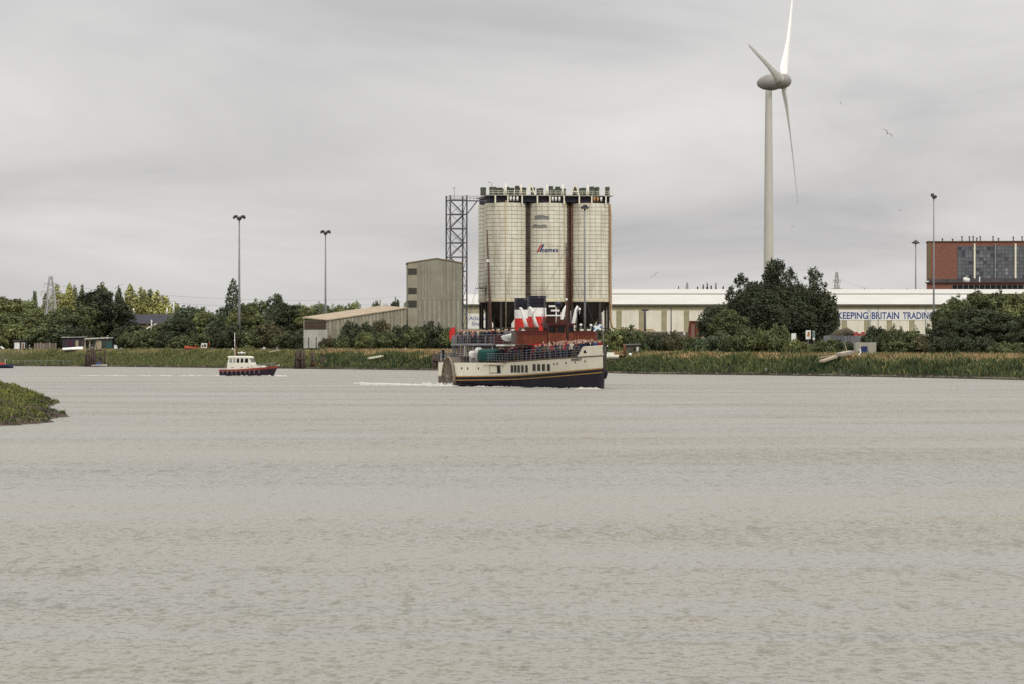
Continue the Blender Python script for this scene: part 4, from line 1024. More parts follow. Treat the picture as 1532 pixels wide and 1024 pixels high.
# hawse hole, bow name
b = MB(); u0 = 35.2; z0 = zd(u0)+.45
b.add([(u0+dx, -(hb(u0+dx)+.06+.1*(z0+dz-zd(u0+dx))), z0+dz) for dx, dz in ((-.75, -.16), (.75, -.16), (.75, .10), (.4, .2), (-.4, .2), (-.75, .1))], [(0, 1, 2, 3, 4, 5)]); b.build('hawse_hole', glass, ship)
tm = text_mesh('WAVERLEY', 1, 0, spacing=1.1, off=.03); wx = max(v.co.x for v in tm.vertices); hy_ = max(v.co.y for v in tm.vertices)
zn = hull_z(856, 540.8)[1]
def nm(c):
    z = zn+.09*(c.x/wx)+c.y/hy_*.27; u = hull_u(855+c.x/wx*16, z); return Vector((u, -(side(u, z)+.05), z))
remap(tm, nm); tm.materials.clear(); tm.materials.append(navy); obj('name_lettering', tm, ship)
# sponson openings and overhang (starboard)
def spon_patch(name, ua, ub_, z0, z1, m, off=.03, thick=0):
    b = MB(); P = np.linspace(ua, ub_, 5)
    b.loft([[Vector((u, -sy(u, z0)-off, z0)) for u in P], [Vector((u, -sy(u, z1)-off, z1)) for u in P]], closed=False, smooth=False); return b.build(name, m, ship)
def spon_u(px, z=2):
    lo, hi = 3.7, 12.6
    for _ in range(40):
        mid = (lo+hi)/2
        if spx(mid, -sy(mid, z), z)[0] < px: lo = mid
        else: hi = mid
    return lo
for px in (687.5, 691, 700, 716): 
    if px > 690: spon_patch('porthole', spon_u(px-.8), spon_u(px+.8), 2.0, 2.25, glass)
a_, c_ = spon_u(732.5), spon_u(749)
spon_patch('gangway_frame', a_, c_, 1.55, 2.5, mat('frame_grey', (.20, .18, .15), .7), .03)
spon_patch('gangway_door', spon_u(733.5), spon_u(744), 1.64, 2.42, cream, .05); spon_patch('gangway_opening', spon_u(744.5), spon_u(748.4), 1.6, 2.45, glass, .05)
b = MB(); P = [(u, spon(u)+.32) for u in np.linspace(spon_u(724), spon_u(757), 5)]
b.prism([Vector((u, -v, 2.6)) for u, v in P]+[Vector((u, -v+.5, 2.6)) for u, v in reversed(P)], (0, 0, .13)); b.build('overhang_ledge', cream, ship)
# paddle boxes
pbm = mat('paddle_box_brown', (.105, .085, .065), .7, .25, 2); pbo = mat('paddle_ornament', (.22, .175, .125), .7, .2, 2)
for s in (-1, 1):
    b = MB(); R1 = 3.15; zc_ = .30; seg = 20
    prof = [Vector((R1*math.cos(math.pi*k/seg)*1.0+.85, 0, zc_+R1*math.sin(math.pi*k/seg))) for k in range(seg+1)]
    b.loft([[p+Vector((0, s*4.8, 0)) for p in prof], [p+Vector((0, s*8.82, 0)) for p in prof]], closed=False)
    b.add([p+Vector((0, s*8.82, 0)) for p in prof], [tuple(range(seg+1))]); o = b.build('paddle_box', pbm, ship)
    b = MB(); b.tube([p*1.0+Vector((0, s*8.86, 0)) for p in prof], .14, 6); b.build('paddle_box_rim', pbo, o)
    for k in range(11):
        a = math.pi*(k+.5)/11; c1, s1_ = math.cos(a), math.sin(a)
        b = MB(); b.beam((c1*.9+.85, s*8.86, zc_+.9*s1_+.35), (c1*2.9+.85, s*8.86, zc_+3.0*s1_), .10, .22); b.build('fan_rib', pbo, o)
    b = MB(); b.lathe([(0, 0), (.85, 0), (.85, .1), (0, .12)], 14, mi=0)
    b.v = [(x+.85, s*(8.84+z), zc_+.35+max(-.2, y)) for x, y, z in b.v]; b.build('fan_boss', pbo, o)
    b = MB(); b.b2((-3.6, s*8.66, .28), (3.6, s*8.92, .86)); b.b2((-3.7, s*8.66, .88), (3.7, s*8.98, 1.0)); b.build('paddle_box_sill', pbm, o)
# deckhouses and upper decks
b = MB(); b.b2((-18.5, -3.3, 2.82), (19.2, 3.3, 4.85)); b.build('deckhouse', maroon, ship)
for k in range(19):
    b = MB(); u = -17.5+k*1.9; b.b2((u, -3.36, 3.55), (u+1.2, -3.3, 4.45)); b.build('window', glass, ship)
UD = [(6.2, 4.6), (4.0, 7.0), (-5.0, 7.05), (-9, 5.9), (-13, 4.5), (-19, 3.9), (-22, 2.4)]
poly = [Vector((u, -v, 4.88)) for u, v in UD]+[Vector((u, v, 4.88)) for u, v in reversed(UD)]
b = MB(); b.prism(poly, (0, 0, .10)); b.build('promenade_deck', deckw, ship)
b = MB(); 
for i in range(len(UD)-1):
    for s in (-1, 1): b.beam((UD[i][0], s*UD[i][1]*1.005, 4.93), (UD[i+1][0], s*UD[i+1][1]*1.005, 4.93), .05, .22)
b.build('deck_edge', railm, ship)
for u, v in ((4.2, 6.6), (1.5, 6.8), (-2, 6.8), (-5, 6.8), (-8, 5.9), (6, 4.7), (-12, 4.5), (-16, 4.1), (-18.5, 3.8)):
    for s in (-1, 1): b = MB(); b.tube([(u, s*v, 2.8), (u, s*v, 4.88)], .06, 6); b.build('deck_stanchion', railm, ship)
def railing(name, pts, h=1.08, nr=4, post=1.1, m=railm, r=.013, parent=ship):
    b = MB(); P = [Vector(p) for p in pts]
    for k in range(nr): 
        z = h*(k+1)/nr; b.tube([p+Vector((0, 0, z)) for p in P], r*(1.6 if k == nr-1 else 1), 5, cap=False)
    for a, c in zip(P[:-1], P[1:]):
        n = max(1, round((c-a).length/post))
        for k in range(n): q = a.lerp(c, k/n); b.tube([q, q+Vector((0, 0, h))], r*1.5, 5, cap=False)
    b.tube([P[-1], P[-1]+Vector((0, 0, h))], r*1.5, 5, cap=False)
    return b.build(name, m, parent)
for s in (-1, 1):
    railing('promenade_rail', [(u, s*(v-.06), 4.98) for u, v in UD], 1.08, 3)
    railing('foredeck_rail', [(ux(u, zd(u)), s*(hb(u)-.04), zd(u)-.02) for u in np.linspace(12.6, 33.2, 16)], 1.15, 4, 1.2)
    railing('sponson_rail', [(u, s*(v-.08), 2.82) for u, v in SPP[:5]], 1.05, 4, .55)
    railing('sponson_rail', [(u, s*(v-.08), 2.82) for u, v in SPP[5:]], 1.05, 4, .55)
    railing('stern_rail', [(u, s*max(.05, hb(u)-.05), zd(u)) for u in np.linspace(-13.8, -31.8, 10)], 1.05, 3, 1.2)
railing('promenade_rail', [(6.2, -4.55, 4.98), (6.2, 4.55, 4.98)]); 
# stair box on the starboard sponson, screens, lockers
b = MB(); b.b2((1.2, -7.55, 3.55), (3.4, -5.3, 3.65)); b.b2((1.3, -7.5, 2.82), (1.42, -7.4, 4.85)); b.build('landing', mat('landing_wood', (.30, .22, .12), .8), ship)
for k in range(9):
    b = MB(); y = -7.5+k*.26; b.b2((3.28, y, 3.67), (3.36, y+.15, 4.75)); b.build('slat', mat('slat_grey', (.30, .275, .23), .8, .2, objvar=.2), ship)
b = MB(); b.b2((5.6, -4.5, 4.99), (6.1, -3.2, 6.0)); b.build('locker', maroon, ship)
b = MB(); b.b2((8.6, -4.9, 4.72), (11.4, -3.3, 4.92)); b.build('awning_board', white, ship)
# green covered raft on the sponson
b = MB(); rings = []
for t, sc_ in ((0, .55), (.04, .86), (.12, 1), (.5, 1.03), (.88, 1), (.96, .86), (1, .55)):
    y = -6.75+2.75*t; rings.append([Vector((7.6+sc_*1.0*math.copysign(abs(math.cos(a))**.5, math.cos(a)), y, 3.62+sc_*.76*math.copysign(abs(math.sin(a))**.5, math.sin(a)))) for a in np.linspace(0, 2*math.pi, 20, endpoint=False)])
b.loft(rings, cap=True); raft = b.build('covered_raft', green, ship)
b = MB()
for z in (3.35, 3.7, 4.0): b.tube([(8.66, -6.7, z), (8.68, -5.4, z+.04), (8.66, -4.05, z)], .025, 5)
b.build('raft_lashing', mat('lashing', (.02, .10, .085), .8), raft)
# white ventilator cowls on the sponson
for u, y, h in ((6.2, -6.6, 1.35), (5.6, -7.2, .95)):
    b = MB(); b.tube([(u, y, 2.83), (u, y, 2.83+h*.55), (u+.1, y, 2.83+h*.8), (u+.35, y+.05, 2.83+h), (u+.6, y+.1, 2.83+h*.98)], [.2, .2, .28, .42, .46], 10); b.build('ventilator_cowl', white, ship)
b = MB(); b.b2((5.3, -6.9, 2.83), (5.9, -6.3, 3.5)); b.build('locker', mat('locker_buff', (.42, .36, .26), .7), ship)
# funnels
def funnel(u, dz=0.0):
    b = MB(); R1, R2 = 1.12, 1.12; n = 32
    def ring(z, k=1.0): return [Vector((u-.055*(z-4.9)+1.2*k*math.cos(a), k*1.08*math.sin(a), z+(dz if z > 5 else 0))) for a in np.linspace(0, 2*math.pi, n, endpoint=False)]
    b.loft([ring(4.85), ring(7.95), ring(8.2)]); f = b.build('funnel', fred, ship)
    b = MB(); b.loft([ring(8.2, 1.003), ring(9.22, 1.003)]); b.build('white_band', white, f)
    b = MB(); b.loft([ring(9.22, 1.005), ring(10.3, 1.005), ring(10.62, 1.01), ring(10.62, .93), ring(9.9, .92)]); b.build('black_top', mat('funnel_black', (.010, .009, .016), .3, .3, 1.5, spec=.3), f)
    for z in (9.75, 10.55):
        b = MB(); b.tube(ring(z, 1.02)+[ring(z, 1.02)[0]], .025, 5, cap=False); b.build('funnel_ring', hullblack, f)
    b = MB(); b.tube([Vector((u+1.28, .55, 5)), Vector((u+.98, .55, 10.3))], .05, 6); b.build('steam_pipe', mast, f)
    return f
funnel(9.0); funnel(2.6, -.16)
# white ventilators leaning in front of the funnels
for (x0, y0), (x1, y1) in (((788.5, 492), (779, 461.5)), ((804, 492), (793, 460.5))):
    u = 11.2; P = []
    for x, y in ((x0, y0), ((x0*.6+x1*.4), y0*.6+y1*.4), (x1+1.5, y1+2.5), (x1, y1), (x1-2, y1+.3)):
        p0 = SMAT @ Vector((u, 0, 0)); yy = ((x-CX)/F*p0.y - (SHIP.x+u*math.sin(TH)))/math.cos(TH)
        d_ = (SMAT @ Vector((u, yy, 0))).y; P.append((u, yy, zof(y, d_)))
    b = MB(); b.tube(P, [.22, .20, .17, .13, .10], 10); b.build('white_ventilator', white, ship)
# bridge
BU = 19.6
def dodge(y): return BU-.10*y*y*.35-max(0, abs(y)-4.0)**2*1.2
ys_ = np.linspace(-4.75, 4.75, 61)
b = MB(); b.prism([Vector((dodge(y), y, 5.02)) for y in ys_]+[Vector((13.5, 4.75, 5.02)), Vector((13.5, -4.75, 5.02))], (0, 0, .10)); b.build('bridge_deck', darkwood, ship)
bw = MB(); b0 = MB()
for i in range(60):
    y0, y1 = ys_[i]+.02, ys_[i+1]-.02; x0, x1 = dodge(y0), dodge(y1); j = random.uniform(0, .02)
    tgt = bw if random.random() < .6 else b0
    tgt.add([(x0+j, y0, 5.05), (x1+j, y1, 5.05), (x1+j, y1, 6.05), (x0+j, y0, 6.05), (x0-.05, y0, 5.05), (x1-.05, y1, 5.05), (x1-.05, y1, 6.05), (x0-.05, y0, 6.05)], [(0, 1, 2, 3), (7, 6, 5, 4), (0, 4, 5, 1), (3, 2, 6, 7), (0, 3, 7, 4), (1, 5, 6, 2)])
b = MB(); b.loft([[Vector((dodge(y)-.07, y, 5.06)) for y in ys_], [Vector((dodge(y)-.07, y, 6.2)) for y in ys_], [Vector((dodge(y)-.12, y, 6.2)) for y in ys_], [Vector((dodge(y)-.12, y, 5.06)) for y in ys_]], closed=False, smooth=False); b.build('dodger_backing', darkwood, ship)
o = bw.build('bridge_boarding', brown, ship); o['kind'] = 'stuff'
o = b0.build('bridge_boarding', mat('varnished_wood_pale', (.19, .05, .022), .45, .3, 2.5, stretch=(1, 1, .25)), ship); o['kind'] = 'stuff'
for z0, z1, off, mm in ((6.03, 6.40, .05, mat('dodger_red', (.10, .015, .012), .5)), (6.40, 6.47, .12, darkwood), (5.0, 5.10, .06, darkwood)):
    b = MB(); b.loft([[Vector((dodge(y)+off, y, z0)) for y in ys_], [Vector((dodge(y)+off, y, z1)) for y in ys_], [Vector((dodge(y)-.08, y, z1)) for y in ys_], [Vector((dodge(y)-.08, y, z0)) for y in ys_]], closed=False, smooth=False); b.build('dodger_rail', mm, ship)
for s in (-1, 1):
    b = MB(); b.b2((16.7, s*4.7, 5.05), (dodge(4.75)-.02, s*4.78, 6.4)); b.build('dodger_wing', darkwood, ship)
# wheelhouse
b = MB(); b.b2((17.4, -1.5, 5.12), (19.75, 1.5, 7.1)); wh = b.build('wheelhouse', brown, ship)
b = MB(); b.b2((17.1, -1.7, 7.1), (20.05, 1.7, 7.32)); b.build('wheelhouse_roof', maroon, wh)
for y in (-1.05, 0, 1.05):
    b = MB(); b.b2((19.75, y-.42, 6.28), (19.80, y+.42, 6.95)); b.build('window', glass, wh)
    for s in (-.45, .43):
        b = MB(); b.b2((19.77, y+s, 6.25), (19.84, y+s+.03, 7.02)); b.build('window_bar', darkwood, wh)
for u in (17.8, 18.8):
    b = MB(); b.b2((u, -1.54, 6.3), (u+.65, -1.5, 6.95)); b.build('window', glass, wh)
b = MB(); b.b2((13.4, -3.4, 5.1), (16.2, -1.7, 6.9)); b.build('chart_house', darkwood, ship)
b = MB(); b.b2((15.0, -4.66, 5.12), (16.6, -4.3, 6.5)); b.build('doorway', glass, ship)
# white dinghy by the bridge wing
b = MB(); rings = []
for t, w_ in ((0, .55), (.3, .75), (.65, .7), (.9, .4), (1, .06)):
    u = 9.2+3.8*t; rings.append([Vector((u, -3.9+w_*math.cos(a), 5.9+.25*t*t+.62*math.sin(a)*(w_/.75)**.4)) for a in np.linspace(math.pi, 2*math.pi, 9)]+[Vector((u, -3.9+w_*.6, 5.98+.25*t*t)), Vector((u, -3.9-w_*.6, 5.98+.25*t*t))])
b.loft(rings, cap=True); b.build('dinghy', white, ship)
# radar, lamps, davits, masts
b = MB(); b.tube([(17.2, .1, 7.3), (17.2, .1, 9.4)], .07, 6); b.b2((17.0, -1.2, 8.16), (17.4, 1.1, 8.3)); b.b2((17.05, -.5, 8.7), (17.35, .45, 8.9)); b.b2((17.05, -.75, 9.2), (17.3, 0, 9.4)); b.b2((17.05, .05, 9.3), (17.3, .7, 9.45)); b.build('radar_mast', white, ship)
b = MB(); b.tube([(17.2, .35, 9.3), (17.2, .35, 9.7), (17.2, .35, 9.8)], [.35, .42, .1], 10); b.build('radar_dome', navy, ship)
for y, l in ((1.75, .5), (3.2, .4)):
    b = MB(); b.tube([(14, y-l*.9, 5.1), (14, y-.2, 7.3), (14, y+l*.3, 8.9), (14, y+l*.8, 9.35), (14, y+l*1.1, 9.2)], [.22, .22, .18, .13, .1], 8); b.build('davit', white, ship)
for y, z in ((3.1, 7.15), (4.3, 7.1), (3.75, 9.0)):
    b = MB(); b.lathe([(0, -.17), (.13, -.12), (.17, 0), (.13, .12), (0, .17)], 10, c=(17 if z < 8 else 14, y, z)); 
    b.tube([(17 if z < 8 else 14, y, z-.6), (17 if z < 8 else 14, y, z)], .035, 5); b.build('lamp', white, ship)
for y in (-2.2, -1.1, .6, 2.3, 3.0):
    b = MB(); b.tube([(15.5, y, 6.9), (15.5, y, 8.1+abs(y)*.3)], .05, 5); b.build('whip_aerial', railm, ship)
b = MB(); b.b2((15.2, -.9, 7.3), (16.2, .9, 8.0)); b.b2((15.3, .9, 7.3), (16, 1.6, 7.8)); b.build('equipment_locker', darkwood, ship)
def smast(u, top, r, rake, name, extras=True):
    b = MB(); b.tube([(u, 0, 2.8), (u-rake*.5, 0, 2.8+(top-2.8)*.5), (u-rake, 0, top)], [r, r*.8, r*.35], 8); o = b.build(name, mast, ship); return o
fm = smast(22.8, 16.4, .17, .8, 'foremast'); mm_ = smast(-13.5, 19.2, .2, 2.6, 'mainmast')
b = MB(); b.lathe([(0, -.14), (.13, -.1), (.13, .1), (0, .14)], 10, c=(-15.4, -.1, 15.4)); b.b2((-15.5, -.3, 15.2), (-15.2, .3, 15.25)); b.build('masthead_lamp', white, mm_)
b = MB(); b.lathe([(0, -.2), (.11, -.1), (.11, .1), (0, .12)], 10, c=(22.6, -.1, 10.0)); b.build('masthead_lamp', white, fm)
b = MB()
for p, q in (((22.2, 0, 15.8), (37.6, 0, 4.5)), ((22.2, 0, 15.8), (17, -4.2, 5.1)), ((22.2, 0, 15.8), (17, 4.2, 5.1)), ((22.2, 0, 15.9), (-16, 0, 18.6)), ((-15.9, 0, 18), (-30, 0, 5)), ((-15.5, 0, 17), (-11, -4.4, 5)), ((-15.5, 0, 17), (-11, 4.4, 5))): b.tube([p, q], .014, 4)
b.build('rigging', dgrey, ship)
# flags
def flag(name, base, h, pole_r, quads, mats_, wv=.12, along=(0, -1)):
    b = MB(); b.tube([base, (base[0], base[1], base[2]+h)], pole_r, 6); o = b.build('flagstaff', mast, ship)
    return o
fs_ = flag('ensign', (-29.0, -1.1, 4.9), 2.6, .05, None, None)
def cloth(name, org, du, dz, wv, m, parent, nu=10, nv=5, fn=None):
    b = MB(); vs = []; fs = []; mi = []
    for j in range(nv+1):
        for i in range(nu+1):
            t = i/nu; s = j/nv; p = Vector(org)+Vector(du)*t+Vector((0, 0, dz*s - .18*t*abs(dz)))
            p += Vector((wv*math.sin(t*7+s)*t, 0, .05*math.sin(t*5))); vs.append(p)
    for j in range(nv):
        for i in range(nu): fs.append((j*(nu+1)+i, j*(nu+1)+i+1, (j+1)*(nu+1)+i+1, (j+1)*(nu+1)+i)); mi.append(fn((i+.5)/nu, (j+.5)/nv) if fn else 0)
    b.add(vs, fs, 0, True); b.m = mi; return b.build(name, m, parent)
cloth('red_ensign', (-29.0, -1.1, 5.95), (.5, -.95, -.25), 1.35, .3, [mat('ensign_red', (.52, .03, .03), .8), navy, white], fs_, fn=lambda t, s: (2 if abs(t-.22) < .05 or abs(s-.75) < .07 else 1) if t < .42 and s > .5 and False else 0)
js = flag('jack', (37.0, 0, 4.3), 3.2, .03, None, None)
cloth('saltire_flag', (37.0, 0, 6.45), (-.2, -.85, 0), .62, .06, [mat('saltire_blue', (.10, .20, .42), .8), white], js, 16, 10, fn=lambda t, s: 1 if abs(s-t) < .17 or abs(s-(1-t)) < .17 else 0)
b = MB(); b.tube([(36.3, .5, 4.0), (36.0, .3, 8.4)], .045, 6); b.build('jackstaff', railm, ship)
# anchor gear and fender on the bow
b = MB(); b.tube([(38.15, .1, 1.2), (38.35, .1, 1.7), (38.2, .1, 2.2)], [.14, .25, .12], 8); b.build('bow_fender', hullblack, ship)
b = MB(); b.tube([(36.9, .35, 4.5), (37.3, .42, 4.75), (37.5, .45, 4.4)], [.12, .16, .1], 8); b.build('anchor', hullblack, ship)

# ================================================================== people
def person_mesh(name, pose):
    # one skinned body: pelvis, chest, neck, head, arms, legs
    J = dict(pel=(0, 0, .95), waist=(0, 0, 1.12), chest=(.02, 0, 1.34), neck=(.02, 0, 1.50), head=(.05, 0, 1.60), top=(.04, 0, 1.73))
    for s, k in ((1, 'l'), (-1, 'r')):
        J['hip'+k] = (0, s*.10, .90); J['knee'+k] = (.03, s*.11, .48); J['ank'+k] = (0, s*.12, .09); J['toe'+k] = (.16, s*.14, .04)
        J['sho'+k] = (0, s*.20, 1.42)
        if pose == 0: J['elb'+k] = (-.02, s*.27, 1.15); J['wri'+k] = (.06, s*.27, .90); J['han'+k] = (.10, s*.26, .80)
        elif pose == 1: J['elb'+k] = (.08, s*.29, 1.17); J['wri'+k] = (.32, s*.20, 1.10); J['han'+k] = (.42, s*.16, 1.10)
        else:
            if s > 0: J['elb'+k] = (.16, s*.28, 1.25); J['wri'+k] = (.22, s*.16, 1.50); J['han'+k] = (.20, s*.10, 1.60)
            else: J['elb'+k] = (-.02, s*.27, 1.15); J['wri'+k] = (.08, s*.26, .92); J['han'+k] = (.12, s*.25, .82)
    rad = dict(pel=(.17, .13), waist=(.155, .12), chest=(.19, .135), neck=(.06, .06), head=(.088, .10), top=(.06, .065), hip=(.095, .095), knee=(.065, .065), ank=(.048, .05), toe=(.05, .03), sho=(.075, .075), elb=(.055, .055), wri=(.042, .042), han=(.045, .03))
    E = [('pel', 'waist'), ('waist', 'chest'), ('chest', 'neck'), ('neck', 'head'), ('head', 'top')]
    for k in 'lr': E += [('pel', 'hip'+k), ('hip'+k, 'knee'+k), ('knee'+k, 'ank'+k), ('ank'+k, 'toe'+k), ('chest', 'sho'+k), ('sho'+k, 'elb'+k), ('elb'+k, 'wri'+k), ('wri'+k, 'han'+k)]
    ks = list(J); me = bpy.data.meshes.new(name); me.from_pydata([J[k] for k in ks], [(ks.index(a), ks.index(b)) for a, b in E], [])
    o = bpy.data.objects.new('tmp', me); COL.objects.link(o); md = o.modifiers.new('s', 'SKIN'); md.use_smooth_shade = True
    sv = me.skin_vertices[0].data
    for i, k in enumerate(ks):
        kk = k if k in rad else k[:-1]; sv[i].radius = rad[kk]; sv[i].use_root = (k == 'pel')
    ss = o.modifiers.new('ss', 'SUBSURF'); ss.levels = 1; ss.render_levels = 1
    dg = bpy.context.evaluated_depsgraph_get(); m2 = bpy.data.meshes.new_from_object(o.evaluated_get(dg)); bpy.data.objects.remove(o)
    m2.materials.clear()
    for _ in range(4): m2.materials.append(skin)
    for p in m2.polygons:
        c = p.center; i = 1                    # 0 skin, 1 jacket, 2 trousers, 3 hair
        if c.z > 1.52: i = 3 if (c.z > 1.68 or c.x < .0) else 0
        elif c.z < .92 and abs(c.y) < .2: i = 2
        if pose == 1 and c.x > .34: i = 0
        if pose == 0 and c.z < .87 and abs(c.y) > .21: i = 0
        if pose == 2 and c.z > 1.52 and c.x > .15: i = 0
        p.material_index = i; p.use_smooth = True
    return m2
PM = [person_mesh('person', i) for i in range(3)]
JK = {'navy': (.02, .026, .06), 'black': (.013, .013, .016), 'dark red': (.20, .025, .03), 'grey': (.16, .16, .17), 'blue': (.04, .08, .2), 'white': (.52, .5, .47), 'brown': (.10, .06, .04), 'pink': (.34, .15, .15), 'red': (.30, .03, .03), 'dark green': (.03, .055, .035), 'cream': (.50, .44, .34)}
JW = ['navy']*6+['black']*6+['dark red']*4+['grey']*3+['blue']*2+['white']+['brown']*4+['pink']+['red']*2+['dark green']*2+['cream']
jm = {k: mat('jacket_'+k.replace(' ', '_'), v, .85, .1, 3) for k, v in JK.items()}
tms = [mat('trousers_%d' % i, c, .9, .1, 3) for i, c in enumerate(((.03, .035, .06), (.02, .02, .022), (.16, .13, .09), (.07, .09, .15)))]
hms = [mat('hair_%d' % i, c, .8, .1, 3) for i, c in enumerate(((.03, .02, .014), (.10, .06, .03), (.33, .31, .29), (.30, .2, .09)))]
prs = random.Random(21)
def person(u, y, z, face, jacket, label, group, pose=None):
    p = SMAT @ Vector((u, y, z)); o = obj('person', PM[prs.randrange(3) if pose is None else pose], None, p, (0, 0, TH-R(90)+face))
    k = prs.uniform(.92, 1.04); o.scale = (k, k, k)
    for i, m in ((1, jm[jacket]), (2, prs.choice(tms)), (3, prs.choice(hms))):
        o.material_slots[i].link = 'OBJECT'; o.material_slots[i].material = m
    o.material_slots[0].link = 'OBJECT'; o.material_slots[0].material = skin
    if group: CROWD.append((CX+p.x/p.y*F, jacket, group, o))
    return tag(o, label, 'person', group)
CROWD = []
taken = []
def free(u, y, z, r=.42):
    for a, b_, c in taken:
        if abs(c-z) < 1 and (a-u)**2+(b_-y)**2 < r*r: return False
    taken.append((u, y, z)); return True
n = 0
while n < 150:                                # fore deck, thickest along the starboard rail
    u = prs.uniform(13, 36.6); y = -hb(u)+.45+abs(prs.gauss(0, .9 if u < 20 else 1.6))
    if u < 19.8 and y > -3.55: continue
    if y > hb(u)-.5 or not free(u, y, 3, .38): continue
    c = prs.choice(JW); person(u, y, zd(u)-.02+(.35 if y > -hb(u)+1.6 and u < 31 else 0), -math.pi/2+prs.uniform(-.9, 1.2), c, 'passenger in %s top in the crowd on the foredeck below the bridge' % c, 'passengers on the foredeck'); n += 1
n = 0
while n < 150:                                # promenade deck aft of the bridge
    u = prs.uniform(-19, 5.6); v = np.interp(u, [-19, -13, -9, -5.5, 3.8, 6.2], [3.6, 4.2, 5.6, 6.7, 6.7, 4.3])
    y = -v+.35+abs(prs.gauss(0, 1.7))
    if y > 2 or (abs(u-2.9) < 1.5 and y > -1.6) or not free(u, y, 5, .38): continue
    c = prs.choice(JW); person(u, y, 4.98, prs.uniform(-2.2, .9), c, 'passenger in %s top in the crowd on the high promenade deck left of the funnels' % c, 'passengers on the promenade deck'); n += 1
for u, y in ((8.8, -3.8), (9.6, -4.6), (10.3, -4.0), (11.0, -4.9), (11.6, -3.9), (12.2, -4.2), (7.2, -3.7), (6.5, -4.0), (5.3, -4.2), (12.8, -4.0), (4.6, -4.6)):
    c = prs.choice(['black', 'navy', 'red', 'dark red', 'brown']); person(u, y, 2.84, prs.uniform(-1.5, .5), c, 'passenger in %s top beside the green covered raft' % c, 'passengers on the sponson deck')
person(-4.6, -8.2, 2.84, -1.2, 'black', 'person in black coat leaning at the rail behind the paddle box', None, 1)
person(16.4, -3.6, 5.12, 0, 'white', 'crew member in white shirt standing on the bridge wing', None, 0)

WHERE = {'passengers on the foredeck': 'on the crowded foredeck', 'passengers on the promenade deck': 'on the high promenade deck', 'passengers on the sponson deck': 'beside the green raft'}
seen = {}
for px, jk, gr, o in sorted(CROWD, key=lambda q: q[0]):
    i = seen.get((jk, gr), 0); seen[(jk, gr)] = i+1
    o['label'] = 'passenger in %s %s, %s in that colour' % (jk, WHERE[gr], ordinal(i))
# ================================================================== pilot boat
PD = 553.0; PS = F/PD
pb = empty('pilot_boat', (xof(371, PD), PD, 0), 'small pilot launch with cream cabin and red topped dark hull', 'boat', None, R(-14))
LB = 9.0; navyh = mat('launch_hull', (.020, .013, .024), .4, .3, 1, streak=((.10, .03, .03), .4, 1.2, .4)); redb = mat('launch_red', (.24, .045, .03), .5, .15, 1)
lcream = mat('launch_cream', (.70, .68, .58), .5, .06, 1)
def lb(t): return 1.55*(1-max(0, (t-.45)/.56)**2.4)            # half beam, t 0 stern .. 1 bow
def lz(t): return 1.08+.62*t**2.2
rings = []
for i in range(31):
    t = i/30; x = -LB/2+LB*t
    rings.append([Vector((x+.75*t**3*(z_), s*max(.02, lb(t)*k), z)) for s, k, z, z_ in ((-1, .72*(1-.5*t**3), -.3, -.6), (-1, .9, .25, -.1), (-1, 1, lz(t)-.3, .55), (-1, 1.02, lz(t)-.3, .56))])
def lstrake(name, f0, f1, k0, k1, m):
    b = MB()
    for s in (-1, 1):
        rr = []
        for i in range(31):
            t = i/30; x = -LB/2+LB*t; z0, z1 = f0(t), f1(t)
            rr.append([Vector((x+.5*t**4*(z-.2), s*max(.02, lb(t)*(k0+(k1-k0)*(q))), z)) for q, z in ((0, z0), (.5, (z0+z1)/2), (1, z1))])
        b.loft(rr, closed=False)
    b.add([Vector((-LB/2, s*lb(0)*k, z)) for s, k, z in ((-1, k0, f0(0)), (1, k0, f0(0)), (1, k1, f1(0)), (-1, k1, f1(0)))], [(0, 1, 2, 3)])
    return b.build(name, m, pb)
lstrake('hull', lambda t: -.4, lambda t: lz(t)-.34, .75, 1.0, navyh); lstrake('rubbing_band', lambda t: lz(t)-.36, lambda t: lz(t), 1.03, 1.05, redb)
b = MB(); b.loft([[Vector((-LB/2+LB*i/30+.4*(i/30)**4, s*max(.01, lb(i/30)*1.02), lz(i/30)-.06)) for s in (-1, 1)] for i in range(31)], closed=False); b.build('deck', mat('launch_deck', (.35, .12, .08), .8), pb)
# cabin: lower coaming, wheelhouse with sloped windows, roof
def ringbox(x0, x1, y, z): return [Vector((x0, -y, z)), Vector((x1, -y, z)), Vector((x1, y, z)), Vector((x0, y, z))]
b = MB(); b.loft([ringbox(-3.3, 1.3, 1.22, 1.0), ringbox(-3.2, 1.0, 1.18, 2.1)], smooth=False, cap=True); b.build('cabin', lcream, pb)
b = MB(); b.loft([ringbox(-3.2, 1.0, 1.18, 2.1), ringbox(-2.95, .55, 1.08, 3.05)], smooth=False, cap=True); whl = b.build('wheelhouse', lcream, pb)
b = MB(); b.loft([ringbox(-3.25, .75, 1.16, 3.05), ringbox(-3.15, .45, 1.1, 3.25), ringbox(-2.9, -.2, .9, 3.32)], smooth=False, cap=True); b.build('roof', lcream, whl)
for xa, xb in ((-2.85, -2.35), (-2.2, -1.8), (-1.62, -1.1), (-.92, -.38), (-.2, .45)):
    for s in (-1, 1):
        b = MB(); b.add([Vector((x+.02*(z-2.3), s*(1.195-.105*(z-2.1)), z)) for x, z in ((xa, 2.22), (xb, 2.22), (xb-.05, 2.9), (xa+.03, 2.9))], [(0, 1, 2, 3)]); b.build('window', glass if xa > -2 else mat('pale_window', (.22, .23, .21), .3), whl)
for y in (-.72, 0, .72):
    b = MB(); b.add([Vector((1.0-.474*(z-2.1)+.025, y+dy, z)) for dy, z in ((-.3, 2.25), (.3, 2.25), (.28, 2.88), (-.28, 2.88))], [(0, 1, 2, 3)]); b.build('window', glass, whl)
